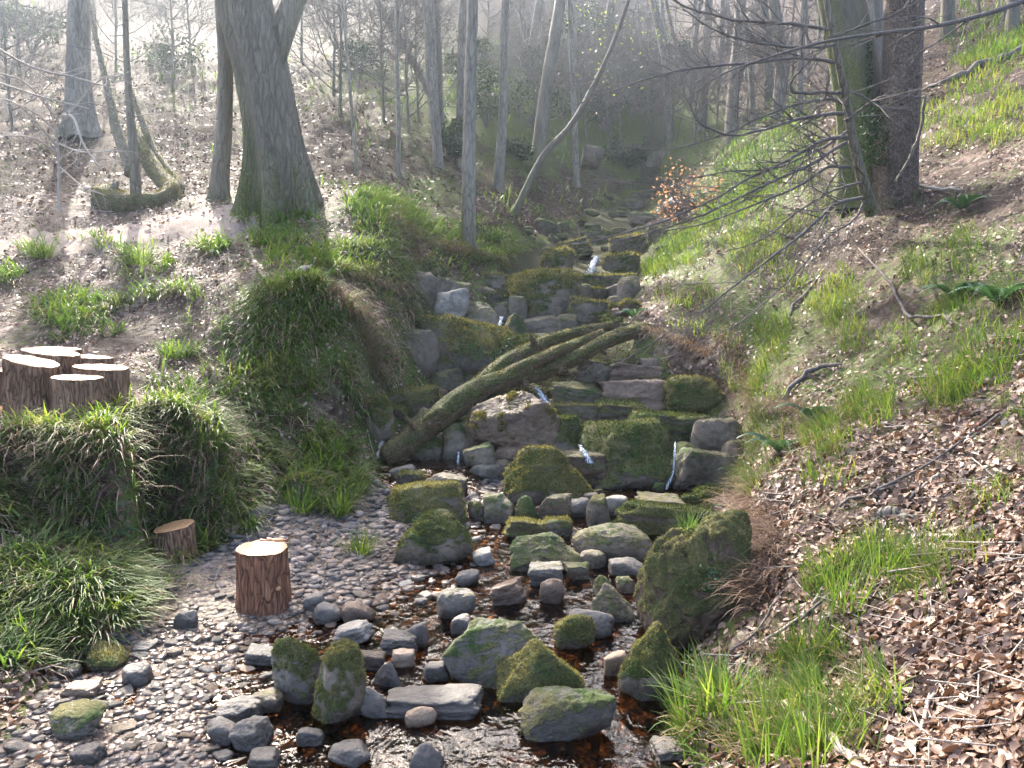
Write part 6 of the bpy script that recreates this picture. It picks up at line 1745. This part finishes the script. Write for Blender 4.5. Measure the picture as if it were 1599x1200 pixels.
def fern(px, py, size, n, label, seed, head=0.0, spread=3.4, elev=1.15):
    r = np.random.default_rng(seed)
    p = hit(px, py)
    root = empty('fern', tuple(p), label, 'fern')
    for f in range(n):
        a = head + (f - (n - 1) / 2) / max(n - 1, 1) * spread + r.normal(scale=.1)
        L = size * r.uniform(.8, 1.1); m = 18
        t = np.linspace(0, 1, m)
        C = np.stack([np.cos(a) * L * t * .8, np.sin(a) * L * t * .8, L * (elev * t - .95 * t ** 2)], -1)
        sd = np.array([-math.sin(a), math.cos(a), 0])
        V, T = [], []
        for k in range(1, m):
            w = L * .17 * math.sin(math.pi * min(1, .12 + t[k] * .9)) ** .8
            tg = C[k] - C[k - 1]; b = L / m * .45
            for s in (-1, 1):
                q = C[k] + sd * s * w + tg * .9 + np.array([0, 0, -w * .25]); nrm = tg / np.linalg.norm(tg)
                i = len(V); V += [C[k] - nrm * b, C[k] + nrm * b, (C[k] + q) / 2 + nrm * b * 1.1 + [0, 0, .006], q]; T += [(i, i + 1, i + 2), (i, i + 2, i + 3)]
        g = G(); g.add(np.array(V), None, np.array(T), rnd=r.uniform(.1, .9)); Vt, Q, Tt = tube(C, np.linspace(.003, .001, m), 4); g.add(Vt, Q, Tt, rnd=.1)
        g.build('frond', M['fern'], parent=root, smooth=False)
for a in [(1216,708,.42,6,'blue green fern beside the hanging roots of the right bank',1,-2.0),(1264,655,.40,5,'fern on the slope above the hanging roots',2,-2.2),(1492,470,.5,6,'arching fern on the upper right slope',3,-2.4),
          (1556,478,.5,6,'fern with drooping fronds near the right edge',4,-1.6),(988,498,.4,5,'pale fern on the lip above the square mossy block',5,-2.6),(1112,700,.25,5,'small fern in the crevice of the ledge',6,-1.8),
          (1152,745,.25,5,'small fern above the dark pool corner',7,-1.6),(165,850,.35,6,'brownish fern under the overhanging left bank',8,-1.4),(1335,305,.5,6,'fern at the foot of the ivy clad trunk',9,-2.0),(1500,330,.45,5,'fern on the slope right of the flaky trunk',10,-2.0)]:
    fern(*a)
def herb(px0, py0, px1, py1, Y, k, size, label, seed, mat='fern'):
    r = np.random.default_rng(seed)
    px, py = r.normal((px0 + px1) / 2, (px1 - px0) / 4, k), r.normal((py0 + py1) / 2, (py1 - py0) / 4, k)
    P = np.array([list(at(a, b, Y + c)) for a, b, c in zip(px, py, r.normal(scale=.04, size=k))])
    o0 = P.mean(0); n = r.normal(scale=.5, size=(k, 3)) + np.array([0, -.6, .7]); n /= np.linalg.norm(n, axis=1)[:, None]
    g = G(); leaves(g, P - o0, n, r.uniform(.6, 1.2, k) * size, r.uniform(.2, 1, k), False, .2, .8, r)
    o = g.build('herb_patch', M[mat]); o.location = o0; tag(o, label, 'herb')
herb(640,806,690,840,6.75,260,.035,'pale green herbs growing on the hummock rock',1)
herb(680,838,722,868,6.5,220,.03,'small round leaved herbs at the foot of the hummock rock',2)
herb(770,540,826,580,10.6,320,.045,'dark leafy herbs on the rock behind the log',3,'ever')
herb(1096,880,1140,930,4.45,90,.022,'tiny green herbs on the face of the huge mossy boulder',4)

# ------------------------------------------------------------------ haze: thin air volume, added partly to stand in for lens glare
hb = bpy.data.meshes.new('haze')
bm = bmesh.new(); bmesh.ops.create_cube(bm, size=1.0); bm.to_mesh(hb); bm.free()
haze = bpy.data.objects.new('haze', hb); COL.objects.link(haze)
dg_top, dg_low = CAMZ, 0.0
bpy.context.view_layer.update()
for o_ in scene.objects:
    if o_.type == 'MESH' and o_ is not haze:
        for c_ in o_.bound_box:
            zc = (o_.matrix_world @ Vector(c_)).z
            dg_top = max(dg_top, zc); dg_low = min(dg_low, zc)
zlo, zhi = dg_low - 1.0, dg_top + 1.0
haze.scale = (1900, 860, zhi - zlo); haze.location = (0, 0, (zlo + zhi) / 2)
print('haze', zlo, zhi)
m, nt, out = mat_new('pale_air')
pv = nt.nodes.new('ShaderNodeVolumePrincipled')
pv.inputs['Color'].default_value = (0.76, 0.88, 1.0, 1)
pv.inputs['Density'].default_value = HAZE_DENSITY
pv.inputs['Anisotropy'].default_value = HAZE_ANISO
nt.links.new(pv.outputs[0], out.inputs['Volume'])
hb.materials.append(m)
tag(haze, 'thin hazy air, added partly to stand in for lens glare', 'haze', kind='stuff')
